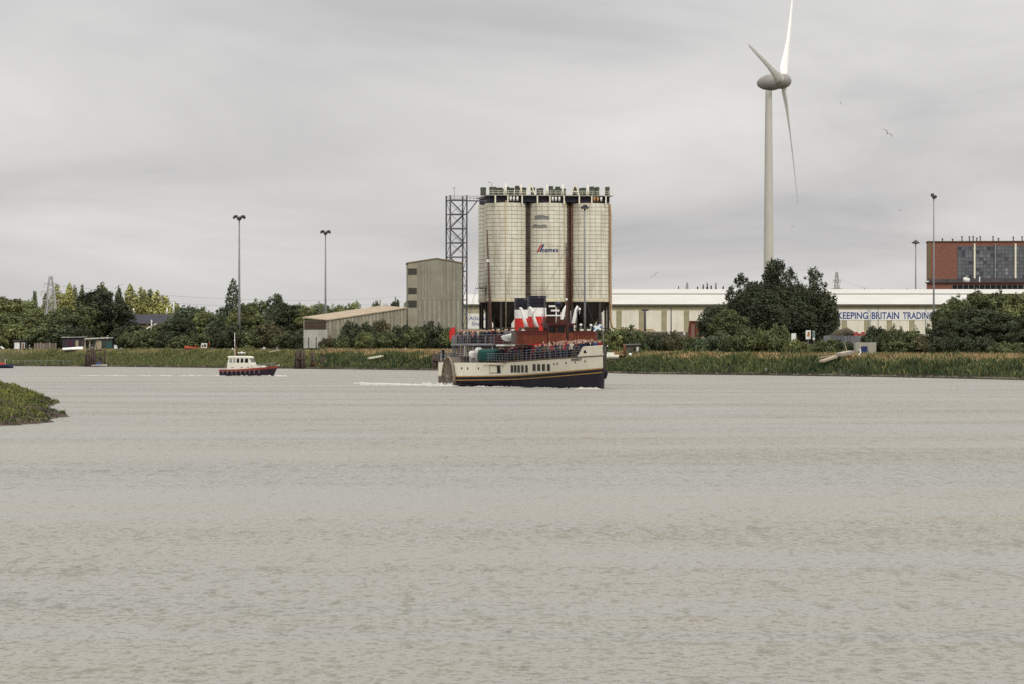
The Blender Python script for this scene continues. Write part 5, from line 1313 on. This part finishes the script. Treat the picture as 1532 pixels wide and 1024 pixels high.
b = MB(); b.loft([ringbox(1.25, 3.2, .95, 1.25), ringbox(1.3, 2.7, .8, 1.75)], smooth=False, cap=True); b.build('fore_trunk', lcream, pb)
for x in (-2.5, -.9, .2):
    b = MB(); b.add([(x, -1.225, 1.35), (x+.4, -1.225, 1.35), (x+.4, -1.215, 1.5), (x, -1.215, 1.5)], [(0, 1, 2, 3)]); b.build('vent_slot', grey, pb)
b = MB(); b.tube([(-1.1, 0, 3.3), (-1.1, 0, 3.75)], [.22, .12], 8); b.b2((-1.25, -.1, 3.3), (-.95, .1, 3.7)); b.build('radar_post', dgrey, pb)
b = MB(); b.b2((-1.75, -.12, 3.78), (-.45, .12, 3.92)); b.tube([(-1.1, 0, 3.7), (-1.1, 0, 4.05)], .14, 8); b.build('radar_scanner', white, pb)
b = MB(); b.tube([(-2.3, .1, 3.3), (-2.35, .1, 7.2)], [.07, .035], 6); b.build('aerial_mast', white, pb)
b = MB(); b.tube([(-1.95, .1, 3.3), (-1.9, .1, 6.9)], [.05, .02], 5); b.build('whip_aerial', mast, pb)
b = MB(); b.tube([(-2.1, .1, 3.3), (-2.1, .1, 4.9)], .09, 6); b.b2((-2.35, 0, 4.6), (-1.85, .2, 4.75)); b.build('lamp_bracket', rust, pb)
b = MB(); b.lathe([(0, -.12), (.14, 0), (0, .14)], 8, c=(-2.75, .1, 4.55)); b.lathe([(0, -.12), (.12, 0), (0, .14)], 8, c=(-2.4, .1, 5.9)); b.b2((-2.8, .05, 4.4), (-2.3, .15, 4.46)); b.build('lamp', white, pb)
railing('bow_rail', [Vector((-LB/2+LB*t+.35*t**4, -lb(t)*.92, lz(t)-.05)) for t in np.linspace(.62, .99, 8)], .62, 2, .8, galv, .016, pb)
railing('bow_rail', [Vector((-LB/2+LB*t+.35*t**4, lb(t)*.92, lz(t)-.05)) for t in np.linspace(.62, .99, 8)], .62, 2, .8, galv, .016, pb)
for i in range(9):
    t = .08+i*.085; b = MB(); x = -LB/2+LB*t
    b.tube([(x, -lb(t)*1.06, .95), (x, -lb(t)*1.08, .6), (x, -lb(t)*1.06, .28)], [.10, .14, .1], 7); b.build('fender', mat('fender_grey', (.11, .09, .11), .7), pb)
b = MB(); b.tube([(LB/2+.35, 0, 1.75), (LB/2+.9, 0, 1.72)], .04, 5); b.lathe([(0, -.1), (.1, 0), (0, .1)], 8, c=(LB/2+.95, 0, 1.85)); b.build('bow_sprit_lamp', white, pb)
# ------------------------------------------------------------------ small work boat at the left edge
d = 800; wb = empty('work_boat', (xof(6, d), d, 0), 'small dark open boat with red cover at the far left edge', 'boat', None, R(-8))
def skiff(parent, L_, B_, H_, m, name='hull'):
    b = MB(); rr = []
    for i in range(13):
        t = i/12; w_ = B_/2*(1-max(0, (t-.4)/.61)**2.2); z1 = H_*(1+.35*t*t); x = -L_/2+L_*t
        rr.append([Vector((x, -w_, z1)), Vector((x, -w_*.75, z1*.3)), Vector((x, 0, -.15)), Vector((x, w_*.75, z1*.3)), Vector((x, w_, z1)), Vector((x, w_*.85, z1-.1)), Vector((x, 0, z1*.55)), Vector((x, -w_*.85, z1-.1))])
    b.loft(rr, cap=True); return b.build(name, m, parent)
skiff(wb, 4.6, 1.7, .8, navy)
b = MB(); b.loft([ringbox(-1.9, .3, .6, .75), ringbox(-1.6, 0, .45, 1.35)], cap=True, smooth=False); b.build('red_cover', mat('cover_red', (.42, .05, .04), .7), wb)
b = MB(); b.tube([(.3, 0, .5), (.3, 0, 2.1)], .05, 6); b.build('post', white, wb)
# ================================================================== bank clutter
def box_thing(name, px0, px1, py0, py1, d, depth, m, label, cat, roof=None, extra=None, rz=0):
    z1 = zof(py0, d); x0, x1 = xof(px0, d), xof(px1, d); gz = ground_z((x0+x1)/2, d)-.3; rt = empty(name, ((x0+x1)/2, d, gz), label, cat, None, rz)
    hw_ = (x1-x0)/2; h = z1-gz
    b = MB(); b.b2((-hw_, 0, 0), (hw_, depth, h-(.25 if roof else 0))); b.build('wall', m, rt)
    if roof:
        b = MB(); b.add([(-hw_-.3, -.4, h-.2), (hw_+.3, -.4, h-.05), (hw_+.3, depth+.4, h+.1), (-hw_-.3, depth+.4, h-.05), (-hw_-.3, -.4, h-.08), (hw_+.3, -.4, h+.07), (hw_+.3, depth+.4, h+.22), (-hw_-.3, depth+.4, h+.07)], [(0,1,2,3),(4,5,6,7),(0,1,5,4),(2,3,7,6),(0,4,7,3),(1,2,6,5)]); b.build('roof', roof, rt)
    return rt, hw_, h
pale = mat('pale_sheet', (.50, .49, .45), .8, .2, 1, streak=((.25, .2, .15), .5, 1, .3))
darkshed = mat('dark_shed', (.05, .04, .05), .9, .4, 1)
rt, hw_, h = box_thing('garden_hut', 20, 41, 510, 522, 945, 3, darkshed, 'low dark hut with two white panels at far left', 'hut', dgrey)
for x0, x1, z0 in ((-.85, -.1, .5), (.15, .65, .4)):
    b = MB(); b.b2((x0*hw_, -.08, z0), (x1*hw_, -.01, h-.5)); b.build('white_panel', white if x0 < 0 else pale, rt)
b = MB(); b.b2((.3*hw_, -.12, .9), (.5*hw_, -.081, h-.7)); b.build('small_window', rust, rt)
rt, hw_, h = box_thing('fenced_yard', 51, 84, 514, 522, 940, 1.5, mat('fence_brown', (.17, .14, .11), .9, .3, 1), 'low boarded enclosure of weathered planks left of the shack', 'enclosure')
for k in range(8):
    b = MB(); x = -hw_+k*hw_*2/7.3; b.b2((x, -.1, 0), (x+.35, -.005, h+.15*(k % 3))); b.build('board', mat('board_weathered', (.24, .205, .165), .9, .2, objvar=.3), rt)
rt, hw_, h = box_thing('lean_to_shack', 93, 128, 504.5, 522, 935, 5, darkshed, 'dark open shack under a long pale flat roof', 'shack', pale)
for k, (x, w_, m) in enumerate(((-.45, .5, mat('purple_door', (.07, .02, .045), .8)), (.15, .4, palewood), (.6, .5, timber))):
    b = MB(); b.b2((x*hw_, -.09, 0), (x*hw_+w_*2, -.01, h-1)); b.build('door_panel', m, rt)
rt, hw_, h = box_thing('boat_shed', 141, 168, 506, 522, 925, 4, mat('shed_green', (.05, .06, .05), .9, .3, 1), 'grey green boat shed with pale roof behind the ruined jetty', 'shed', pale)
b = MB(); b.b2((hw_*.3, -.1, 0), (hw_*.95, -.01, h-1.1)); b.build('teal_door', mat('teal_door', (.04, .09, .085), .8), rt)
b = MB(); b.b2((-hw_*.7, -.1, 0), (-hw_*.2, -.01, h-.8)); b.build('plank_panel', palewood, rt)
# ruined timber jetty head
d = 872
rt = empty('ruined_jetty', (xof(141, d), d, 0), 'ruined timber jetty head of leaning dark piles with pale deck frame', 'jetty')
s_ = F/d; rs = random.Random(11)
for k in range(13):
    x = (-14+28*k/12)/s_; y = rs.uniform(-1.5, 1.5); h = rs.uniform(2.8, 6.0) if abs(k-5) < 4 else rs.uniform(1.5, 4.5)
    b = MB(); b.tube([(x, y, -1), (x+rs.uniform(-.3, .3), y, h)], [.26, .2], 7); b.build('pile', timber, rt)
for z in (1.2, 2.6, 4.1):
    b = MB(); b.beam((-12/s_, -.6, z+rs.uniform(-.3, .3)), (12/s_, -.4, z+rs.uniform(-.5, .5)), .3); b.build('waling', timber, rt)
for x0, x1, z0, z1 in ((-13, -13, 4, 7.2), (-6, -6, 4.5, 7.4), (-9, 2, 6.9, 7.3), (2, 5, 4.6, 7.1), (9, 6, 4.6, 6.9)):
    b = MB(); b.beam((x0/s_, -.9, z0), (x1/s_, -.9, z1), .28); b.build('deck_frame', palewood, rt)
b = MB(); b.beam((-13/s_, -.9, 7.3), (15/s_, -.9, 7.5), 2.0, .3); b.build('deck_plank', pale, rt)
def dolphin(px0, px1, top, d, n, label, seed):
    rt = empty('mooring_dolphin', (xof((px0+px1)/2, d), d, 0), label, 'mooring posts', 'mooring dolphins'); rs = random.Random(seed); s = F/d; hw_ = (px1-px0)/2/s; h = zof(top, d)
    for k in range(n):
        x = -hw_+2*hw_*(k/(max(1, n-1))); hh = h*rs.uniform(.86, 1.0)
        b = MB(); y = rs.uniform(-.7, .7); b.tube([(x*1.15, y*1.3, -1), (x*.9, y*.7, hh)], [.30, .24], 7); b.build('pile', timber, rt)
    b = MB(); b.beam((-hw_*1.05, -.8, h*.55), (hw_*1.05, -.8, h*.5), .3); b.build('waling', timber, rt)
    return rt
dolphin(442, 455, 522, 772, 6, 'thick cluster of dark timber piles right of the pilot boat', 1)
dolphin(466, 470, 525, 770, 2, 'pair of slim timber piles right of the thick cluster', 2)
dolphin(481, 485, 532, 768, 2, 'short stub piles at the water edge left of the steamer', 3)
dolphin(648, 660, 526, 715, 5, 'timber pile cluster half hidden behind the paddle box', 4)
b = MB(); d = 769; b.beam(at(466, 544, d), at(487, 545, d), .35, .3); b.beam(at(470, 549, d), at(487, 548, d), .25)
tag(b.build('fallen_beam', rust), 'rusty beam lying between the timber piles', 'beam')
# upturned white boat, red wreck, planks
d = 905; rt = empty('upturned_boat', (xof(109, d), d, 4.0), 'white upturned rowing boat on the left bank grass', 'boat', None, R(5))
o = skiff(rt, 5.6, 1.8, .8, white); o.rotation_euler = (R(165), R(-4), 0); o.location = (0, 0, 1.0)
b = MB(); b.beam((-2.6, 0, .98), (2.6, .1, 1.1), .16); b.build('keel', mat('keel_blue', (.1, .18, .3), .7), rt)
d = 862; rt = empty('red_wreck', (xof(297, d), d, 3.9), 'red hulled derelict boat with small white wheelhouse leaning on the bank', 'boat', None, R(8))
rw = mat('wreck_red', (.36, .075, .04), .7, .25, 1); o = skiff(rt, 7.4, 2.2, .8, rw); o.rotation_euler = (0, R(-5), math.pi); o.location = (0, 0, .25)
b = MB(); b.loft([ringbox(.6, 2.1, .7, .9), ringbox(.75, 2.2, .65, 2.2)], cap=True, smooth=False); wh2 = b.build('wheelhouse', white, rt)
b = MB(); b.box((1.65, -.70, 1.65), (.55, .06, .6)); b.box((.98, -.70, 1.55), (.28, .06, .6)); b.build('window', glass, wh2)
b = MB(); b.tube([(2.7, 0, 1.2), (2.8, 0, 2.6)], .1, 6); b.tube([(-.9, 0, 1.2), (-.7, 0, 2.1)], .08, 6); b.build('bollard', rw, rt)
def plank(px0, py0, px1, py1, d0, d1, w_, m, label, name='plank', cat='plank'):
    b = MB(); b.beam(at(px0, py0, d0), at(px1, py1, d1), w_, w_*.35); return tag(b.build(name, m), label, cat)
plank(552, 536.5, 572, 533, 742, 746, .8, mat('pale_plank', (.58, .56, .42), .8), 'pale board lying on the reeds left of the steamer')
plank(293, 537, 299, 541, 842, 842, .5, white, 'small white scrap on the bank left of the pilot boat', 'scrap_board', 'debris')
plank(1, 519, 6, 522, 905, 905, 1.0, white, 'white scrap sheet at the very left edge', 'scrap_sheet', 'debris')
plank(403, 527, 418, 524, 800, 803, .6, palewood, 'bleached log on the grass above the pilot boat', 'drift_log', 'log')
# dark roofed house
d = 985; s = F/d; rt = empty('dark_roof_house', (xof(222, d), d, GZ), 'house with long dark slate roof half hidden by trees', 'house')
rx = 34/s; zr, ze = zof(470.5, d+5)-GZ, zof(484, d)-GZ
b = MB(); b.b2((-rx, .3, 0), (rx, 9.7, ze)); b.build('wall', brick, rt)
b = MB(); b.add([(-rx-.4, -.3, ze-.1), (rx+.4, -.3, ze-.1), (rx+.4, 5, zr), (-rx-.4, 5, zr), (-rx-.4, 10.3, ze-.1), (rx+.4, 10.3, ze-.1)], [(0, 1, 2, 3), (3, 2, 5, 4)]); b.add([(-rx-.4, -.3, ze-.1), (-rx-.4, 5, zr), (-rx-.4, 10.3, ze-.1)], [(0, 1, 2)]); b.build('roof', mat('slate_roof', (.040, .036, .050), .7, .25, .6), rt)
d = 928; s = F/d; rt = empty('gabled_porch', (xof(231, d), d, GZ), 'small brown gable with white barge boards and tall white post', 'porch')
zp, zq = zof(485, d)-GZ, zof(489.5, d)-GZ
b = MB(); b.prism([(-9/s, 0, 0), (9/s, 0, 0), (9/s, 0, zq-.4), (3/s, 0, zp-.3), (-9/s, 0, zq-.8)], (0, 4, 0)); b.build('gable_wall', mat('gable_brown', (.16, .09, .055), .85), rt)
for p, q in (((-12/s, -.1, zof(492, d)-GZ), (2.5/s, -.1, zp)), ((2.5/s, -.1, zp), (9.5/s, -.1, zof(488.5, d)-GZ))):
    b = MB(); b.beam(p, q, .3, .36); b.build('barge_board', white, rt)
b = MB(); b.beam((-4.5/s, -.4, zof(499, d)-GZ-3), (-4/s, -.4, zof(479, d)-GZ), .32); b.build('white_post', white, rt)
# dormant white masts among the poplars (yacht masts and vents)
for i, (px, y0, y1) in enumerate(((200, 462, 471), (192, 466, 470), (250, 461, 471), (260, 452, 470))):
    b = MB(); d = 1040; b.tube([at(px-.6, y1, d), at(px, y0, d)], [.35, .18], 6); b.tube([at(px, y0+.2, d), at(px+.9, y0, d)], .12, 5); tag(b.build('white_post', white), 'pale post showing above the dark house roof, %s' % ordinal([1, 0, 2, 3][i]), 'post', 'pale posts above the dark roof')
# ---------------- right bank
d = 690; rt = empty('red_hut', (xof(1036, d), d, GZ), 'small dark red hut with steep gable below the cream shed', 'hut', None, R(-20)); s = F/d
zt2 = zof(481, d)-GZ
b = MB(); b.prism([(-1.25, 0, 0), (1.25, 0, 0), (.75, 0, zt2), (-.5, 0, zt2)], (0, 3, 0)); b.build('wall', mat('hut_red', (.18, .05, .04), .8, .25, 1.5), rt)
b = MB(); b.beam((-1.35, -.1, 0), (-.5, -.1, zt2+.1), .2); b.beam((1.35, -.1, 0), (.8, -.1, zt2+.1), .25); b.beam((-.6, -.1, zt2), (.85, -.1, zt2), .15); b.build('corner_board', rust, rt)
b = MB(); b.b2((-.2, -.07, 0), (.5, -.01, zt2-.6)); b.build('door', mat('hut_door', (.26, .14, .11), .8), rt)
rt, hw_, h = box_thing('quay_wall', 955, 1040, 497.5, 515, 700, .8, mat('quay_brown', (.15, .13, .10), .9, .3, .6), 'low brown quay wall in front of the cream shed', 'wall')
b = MB(); b.b2((-hw_, -.1, h), (hw_, .9, h+.18)); b.build('coping', concrete, rt)
for i, (px, w_) in enumerate(((1001, 1.0), (1024, .8))):
    b = MB(); b.box((0, 0, .3), (w_*.5, .4, .5)); b.box((0, 0, .6), (w_*.7, .5, .12)); tag(b.build('white_marker', white, None, (xof(px, 698), 698.5, zof(500, 698)-.2)), 'white marker block on the quay wall, %s' % ('left one' if i == 0 else 'right one'), 'marker', 'white markers on the quay wall')
# small craft and shack by the steamer bow
d = 655; rt, hw_, h = box_thing('quayside_shack', 935, 957, 516, 530, d, 2.5, mat('shack_grey', (.11, .10, .09), .9, .3, 1), 'grey shack with black doorway and white jamb right of the steamer bow', 'shack', dgrey)
b = MB(); b.b2((hw_*.1, -.08, .2), (hw_*.55, -.01, h-.5)); b.build('doorway', glass, rt)
b = MB(); b.b2((hw_*.58, -.1, .1), (hw_*.85, -.01, h-.45)); b.build('jamb', white, rt)
d = 640; rt = empty('moored_launch', (xof(912, d), d, 2.6), 'cream launch hauled out beside the steamer bow', 'boat', None, R(170)); o = skiff(rt, 3.4, 1.4, .8, lcream); b = MB(); b.loft([ringbox(-.9, .6, .5, .7), ringbox(-.8, .4, .45, 1.3)], cap=True, smooth=False); b.build('cabin', lcream, rt)
b = MB(); d = 640; b.beam(at(900, 549, d), at(935, 530, d+6), .5, .3); tag(b.build('slipway_beam', timber), 'dark timber beam sloping down the bank beside the steamer bow', 'beam')
plank(917, 530, 932, 532, 642, 645, .5, mat('orange_plank', (.42, .22, .08), .8), 'orange brown plank beside the cream launch')
b = MB(); p = at(934, 531, 646); b.tube([p+Vector((0, 0, -.5)), p+Vector((.1, 0, 1.2)), p+Vector((0, 0, 2.0))], [.35, .3, .12], 8); tag(b.build('rusty_buoy', rust), 'rusty red buoy standing left of the grey shack', 'buoy')
b = MB(); p = at(943, 531, 640); b.lathe([(0, -.3), (.28, -.15), (.32, .05), (.2, .28), (0, .34)], 10, c=p); tag(b.build('white_float', white), 'round white float on the bank below the grey shack', 'float')
# signs near the dark trees
def sign(px0, px1, py0, py1, d, label, name, panels):
    rt = empty(name, (xof((px0+px1)/2, d), d, GZ), label, 'sign'); s = F/d; hw_ = (px1-px0)/2/s; z0, z1 = zof(py1, d)-GZ, zof(py0, d)-GZ
    b = MB(); b.b2((-hw_, 0, z0), (hw_, .08, z1)); b.build('board', white, rt)
    b = MB(); b.b2((-.06, .081, -1), (.06, .18, z1-.1)); b.build('post', galv, rt)
    for x0, x1, a, c, m in panels:
        b = MB(); b.b2((-hw_+2*hw_*x0, -.015, z0+(z1-z0)*a), (-hw_+2*hw_*x1, -.004, z0+(z1-z0)*c)); b.build('printed_panel', m, rt)
ora = mat('print_orange', (.45, .16, .06), .7); pbl = mat('print_brown', (.24, .11, .06), .7); tl = mat('print_teal', (.07, .16, .17), .7)
sign(1205.5, 1213, 494.5, 508, 625, 'upright white sign with orange print left of the teal banner', 'notice_board', [(.28, .8, .3, .6, ora), (.4, .75, .62, .85, pbl)])
sign(1216, 1219, 495.5, 509, 624, 'narrow teal banner beside the orange printed sign', 'banner', [(.1, .9, .25, .95, tl)])
sign(1184, 1191, 499, 511, 622, 'plain white sign half hidden by the rounded bushes', 'white_sign', [(.2, .6, .05, .2, dgrey)])
# bank slipway with bleached timber and rubble at right
plank(1229, 541, 1262, 530, 556, 563, .9, palewood, 'long bleached plank lying on the tan reeds at right', 'long_plank')
plank(1256, 531, 1272, 527, 560, 564, 1.4, mat('grey_plank', (.34, .30, .25), .9, .2), 'wide grey landing board above the long bleached plank', 'landing_board')
plank(1225, 535.5, 1255, 531.5, 562, 565, .35, palewood, 'thin bleached rail behind the long plank', 'thin_rail', 'rail')
b = MB(); b.tube([at(1284.5, 533, 562), at(1288, 527, 563), at(1286, 522.5, 563)], [.10, .09, .07], 6); tag(b.build('bent_white_pole', white), 'bent white pole by the blue barrel', 'pole')
plank(1267, 525, 1263, 512, 564, 564, .28, palewood, 'short leaning bleached post above the landing board', 'leaning_post', 'post')
rt, hw_, h = box_thing('concrete_block_house', 1280, 1311, 512.5, 526, 585, 3, concrete, 'low weathered concrete hut with blue panel on the right bank', 'hut')
b = MB(); b.b2((-hw_*.45, -.1, 0), (hw_*.15, -.01, h-.7)); b.build('blue_panel', mat('panel_blue', (.02, .03, .12), .7), rt)
rt, hw_, h = box_thing('grey_fence', 1232, 1322, 502.5, 512, 640, .3, mat('fence_grey', (.13, .13, .14), .8, .25, .8), 'low grey fence below the lettered shed', 'fence')
for k in range(18):
    b = MB(); x = -hw_+k*hw_*2/17.5; b.b2((x, -.07, .2), (x+hw_*2/17.5*.85, -.005, h-.05+.1*(k % 2))); b.build('fence_panel', mat('fence_panel', (.15, .15, .16), .8, .25, objvar=.25), rt)
for px, nm_ in ((1281, 'left'), (1291, 'right')):
    b = MB(); b.box((0, 0, .35), (1.0 if nm_ == 'left' else 1.8, 1, .7)); b.box((0, 0, .8), (.6, .7, .35)); tag(b.build('red_drum_stack', mat('drum_red', (.40, .06, .05), .7), None, (xof(px, 645), 645, zof(503, 645)-.2)), 'small red container showing over the grey fence, %s one' % nm_, 'container', 'red containers over the fence')
b = MB(); p = at(1268, 499.5, 645); b.tube([p+Vector((-3.5, 0, -.9)), p+Vector((-2, 0, -.1)), p+Vector((0, 0, .3)), p+Vector((1.2, 0, 0))], [.5, .8, .9, .4], 8); tag(b.build('scrap_heap', mat('scrap_brown', (.09, .075, .05), .95, .4, 1.5, bump=.6)), 'low brown scrap heap behind the grey fence', 'heap')
# water edge odds and ends
for px, y, d_, nm_, lab in ((1075, 559.5, 588, mat('skiff_blue', (.06, .13, .26), .6), 'small blue skiff at the water edge right of the steamer'), (1166, 561, 570, mat('tarp_purple', (.16, .16, .24), .7), 'grey blue covered dinghy at the water edge below the dark trees'), (1181, 561, 569, mat('tarp_blue', (.12, .14, .22), .7), 'smaller grey blue dinghy beside the covered one')):
    rt = empty('shore_dinghy', (xof(px, d_), d_-1, .05), lab, 'boat', None, R(10)); skiff(rt, 2.9, 1.2, .5, nm_)
    b = MB(); b.loft([ringbox(-1.1, .7, .4, .4), ringbox(-.8, .4, .28, .72)], cap=True, smooth=False); b.build('cover', nm_, rt)
b = MB(); b.tube([at(1146, 562, 570), at(1146, 551, 570)], .13, 6); tag(b.build('shore_post', galv), 'grey post at the water edge below the dark trees', 'post')
b = MB(); b.beam(at(1148, 555, 571), at(1190, 552, 573), .10); tag(b.build('shore_rail', timber), 'thin rail running right from the shore post', 'rail')
d = 868; rt = empty('jetty_dinghy', (xof(150, d), d-2, .05), 'small dinghy moored at the foot of the ruined jetty', 'boat', None, R(0)); skiff(rt, 4, 1.4, .5, mat('dinghy_grey', (.35, .33, .3), .7)); b = MB(); b.loft([ringbox(-.9, .6, .45, .35), ringbox(-.7, .4, .35, 1.1)], cap=True, smooth=False); b.build('blue_bundle', mat('bundle_blue', (.04, .08, .2), .8), rt)
# long mooring rail at the far left waterline
b = MB(); d = 890
for x in np.linspace(20, 112, 12): b.tube([at(x, 548, d), at(x, 539.5, d)], .05, 5)
b.beam(at(20, 539.6, d), at(112, 540.2, d), .07); tag(b.build('shore_fence', galv), 'thin post and wire fence at the far left water edge', 'fence')
for px in (561.5, 570): pass
# ------------------------------------------------------------------ shore stones
rs = random.Random(9); b = MB()
for i in range(420):
    k = rs.randrange(len(SEG)-2)+1; a, c = SEG[k]; p = a.lerp(c, rs.random())+INL*rs.uniform(-.6, 1.2); r = rs.uniform(.12, .42)
    vs = [Vector((p.x+r*math.cos(t)*rs.uniform(.7, 1.2), p.y+r*math.sin(t)*rs.uniform(.7, 1.2), .05+.3*r)) for t in np.linspace(0, 6.28, 7)[:-1]]; top = Vector((p.x, p.y, .1+r*rs.uniform(.7, 1.1)))
    b.add(vs+[top], [(j, (j+1) % 6, 6) for j in range(6)])
tag(b.build('shore_stones', mat('shore_stone', (.12, .10, .085), .9, .3, 1)), 'scattered stones along the muddy water edge', None, None, 'stuff')
# ------------------------------------------------------------------ foam
foamm = mat('foam', (.52, .50, .45), .7, .12, 1)
def foam(name, paths, label):
    b = MB(); rs = random.Random(len(name))
    for (x0, y0), (x1, y1), wd, n, hmax in paths:
        for i in range(n):
            t = rs.random()
            if mnoise.noise(Vector((t*14, x0, 3))) < -.12: continue
            p = Vector((x0+(x1-x0)*t, y0+(y1-y0)*t)); dr = Vector((y0-y1, x1-x0)).normalized(); p += dr*rs.gauss(0, wd*.4)
            r = rs.uniform(.12, .5); h = rs.random()**2*hmax+.03; e = rs.uniform(0, 6.28)
            vs = [(p.x+r*(1.5*math.cos(q))*rs.uniform(.6, 1.2), p.y+r*math.sin(q)*rs.uniform(.6, 1.2), .004) for q in np.linspace(e, e+6.28, 8)[:-1]]
            b.add(vs+[(p.x+rs.uniform(-.1, .1), p.y, h)], [(j, (j+1) % 7, 7) for j in range(7)], 0, True)
    return tag(b.build(name, foamm, fix=False), label, None, None, 'stuff')
def sw(u, y): p = SMAT @ Vector((u, y, 0)); return (p.x, p.y)
foam('steamer_wake', [(sw(37.6, -.3), sw(30, -2.4), .35, 45, .14), (sw(30, -2.4), sw(14, -4.9), .5, 80, .12), (sw(14, -4.9), sw(4, -7.5), .9, 70, .14), (sw(4, -9.0), sw(-8, -9.6), 1.3, 260, .5), (sw(-6, -9.5), sw(-34, -12), 1.4, 170, .16), (sw(-6, -9.5), (xof(540, 412), 412), 1.0, 80, .08), (sw(38, 0), sw(36, -2.5), .3, 40, .25)], 'white foam churned along the steamer hull and trailing left from its paddle')
c0 = Vector((xof(371, PD), PD)); fx = Vector((math.cos(R(-14)), math.sin(R(-14)))); fy = Vector((-fx.y, fx.x))
def pw(u, y): p = c0+fx*u+fy*y; return (p.x, p.y)
foam('launch_wake', [(pw(4.6, -.5), pw(-4.6, -2.0), .4, 90, .2), (pw(-4.4, -1.4), pw(-30, -2.5), .9, 70, .1), (pw(4.8, 0), pw(7, -2.5), .5, 60, .2), (pw(-4.6, 1), pw(-30, 2), .9, 40, .1)], 'white foam around and behind the pilot launch')
# ------------------------------------------------------------------ gulls
gm = [mat('gull_grey', (.13, .13, .14), .8), mat('gull_white', (.45, .44, .43), .8)]
def gull(px, py, d, span, roll, yaw, label, dih=.35):
    g = empty('gull', at(px, py, d), label, 'bird', 'gulls in flight'); g.rotation_euler = (0, roll, yaw); s = span/2
    b = MB(); b.tube([(0, -.42*s, 0), (0, -.25*s, 0), (0, 0, .02), (0, .28*s, .02), (0, .42*s, 0)], [.02*s, .08*s, .12*s, .09*s, .02*s], 8); b.build('body', gm[1], g)
    for e in (-1, 1):
        b = MB(); P = [(0, 0), (.28, .20+dih*.2), (.55, .18+dih*.3), (1, .02+dih*.3)]; ch = (.30, .27, .2, .03)
        rr = [[Vector((e*x*s, c/2*s+.1*s*(x-.4), z*s*.8)), Vector((e*x*s, -c/2*s+.0*s, z*s*.8-.02)), Vector((e*x*s, 0, z*s*.8+.035*s))] for (x, z), c in zip(P, ch)]
        b.loft(rr); b.build('wing', gm[0], g)
gull(1328, 200, 300, 1.25, R(35), R(20), 'large gull gliding in the sky right of the turbine')
gull(1347, 315, 420, .75, R(5), R(60), 'small gull left of the brown light mast', .1)
gull(1186, 340, 520, .7, R(-20), R(30), 'tiny gull beside the turbine tower')
gull(980, 412, 330, 1.0, R(-35), R(-20), 'pale gull over the shed roof right of the silos')
gull(178, 430, 360, 1.05, R(-30), R(10), 'gull flying over the far left poplars')
gull(1258, 155, 380, .7, R(40), R(30), 'faint gull high between turbine and large gull')
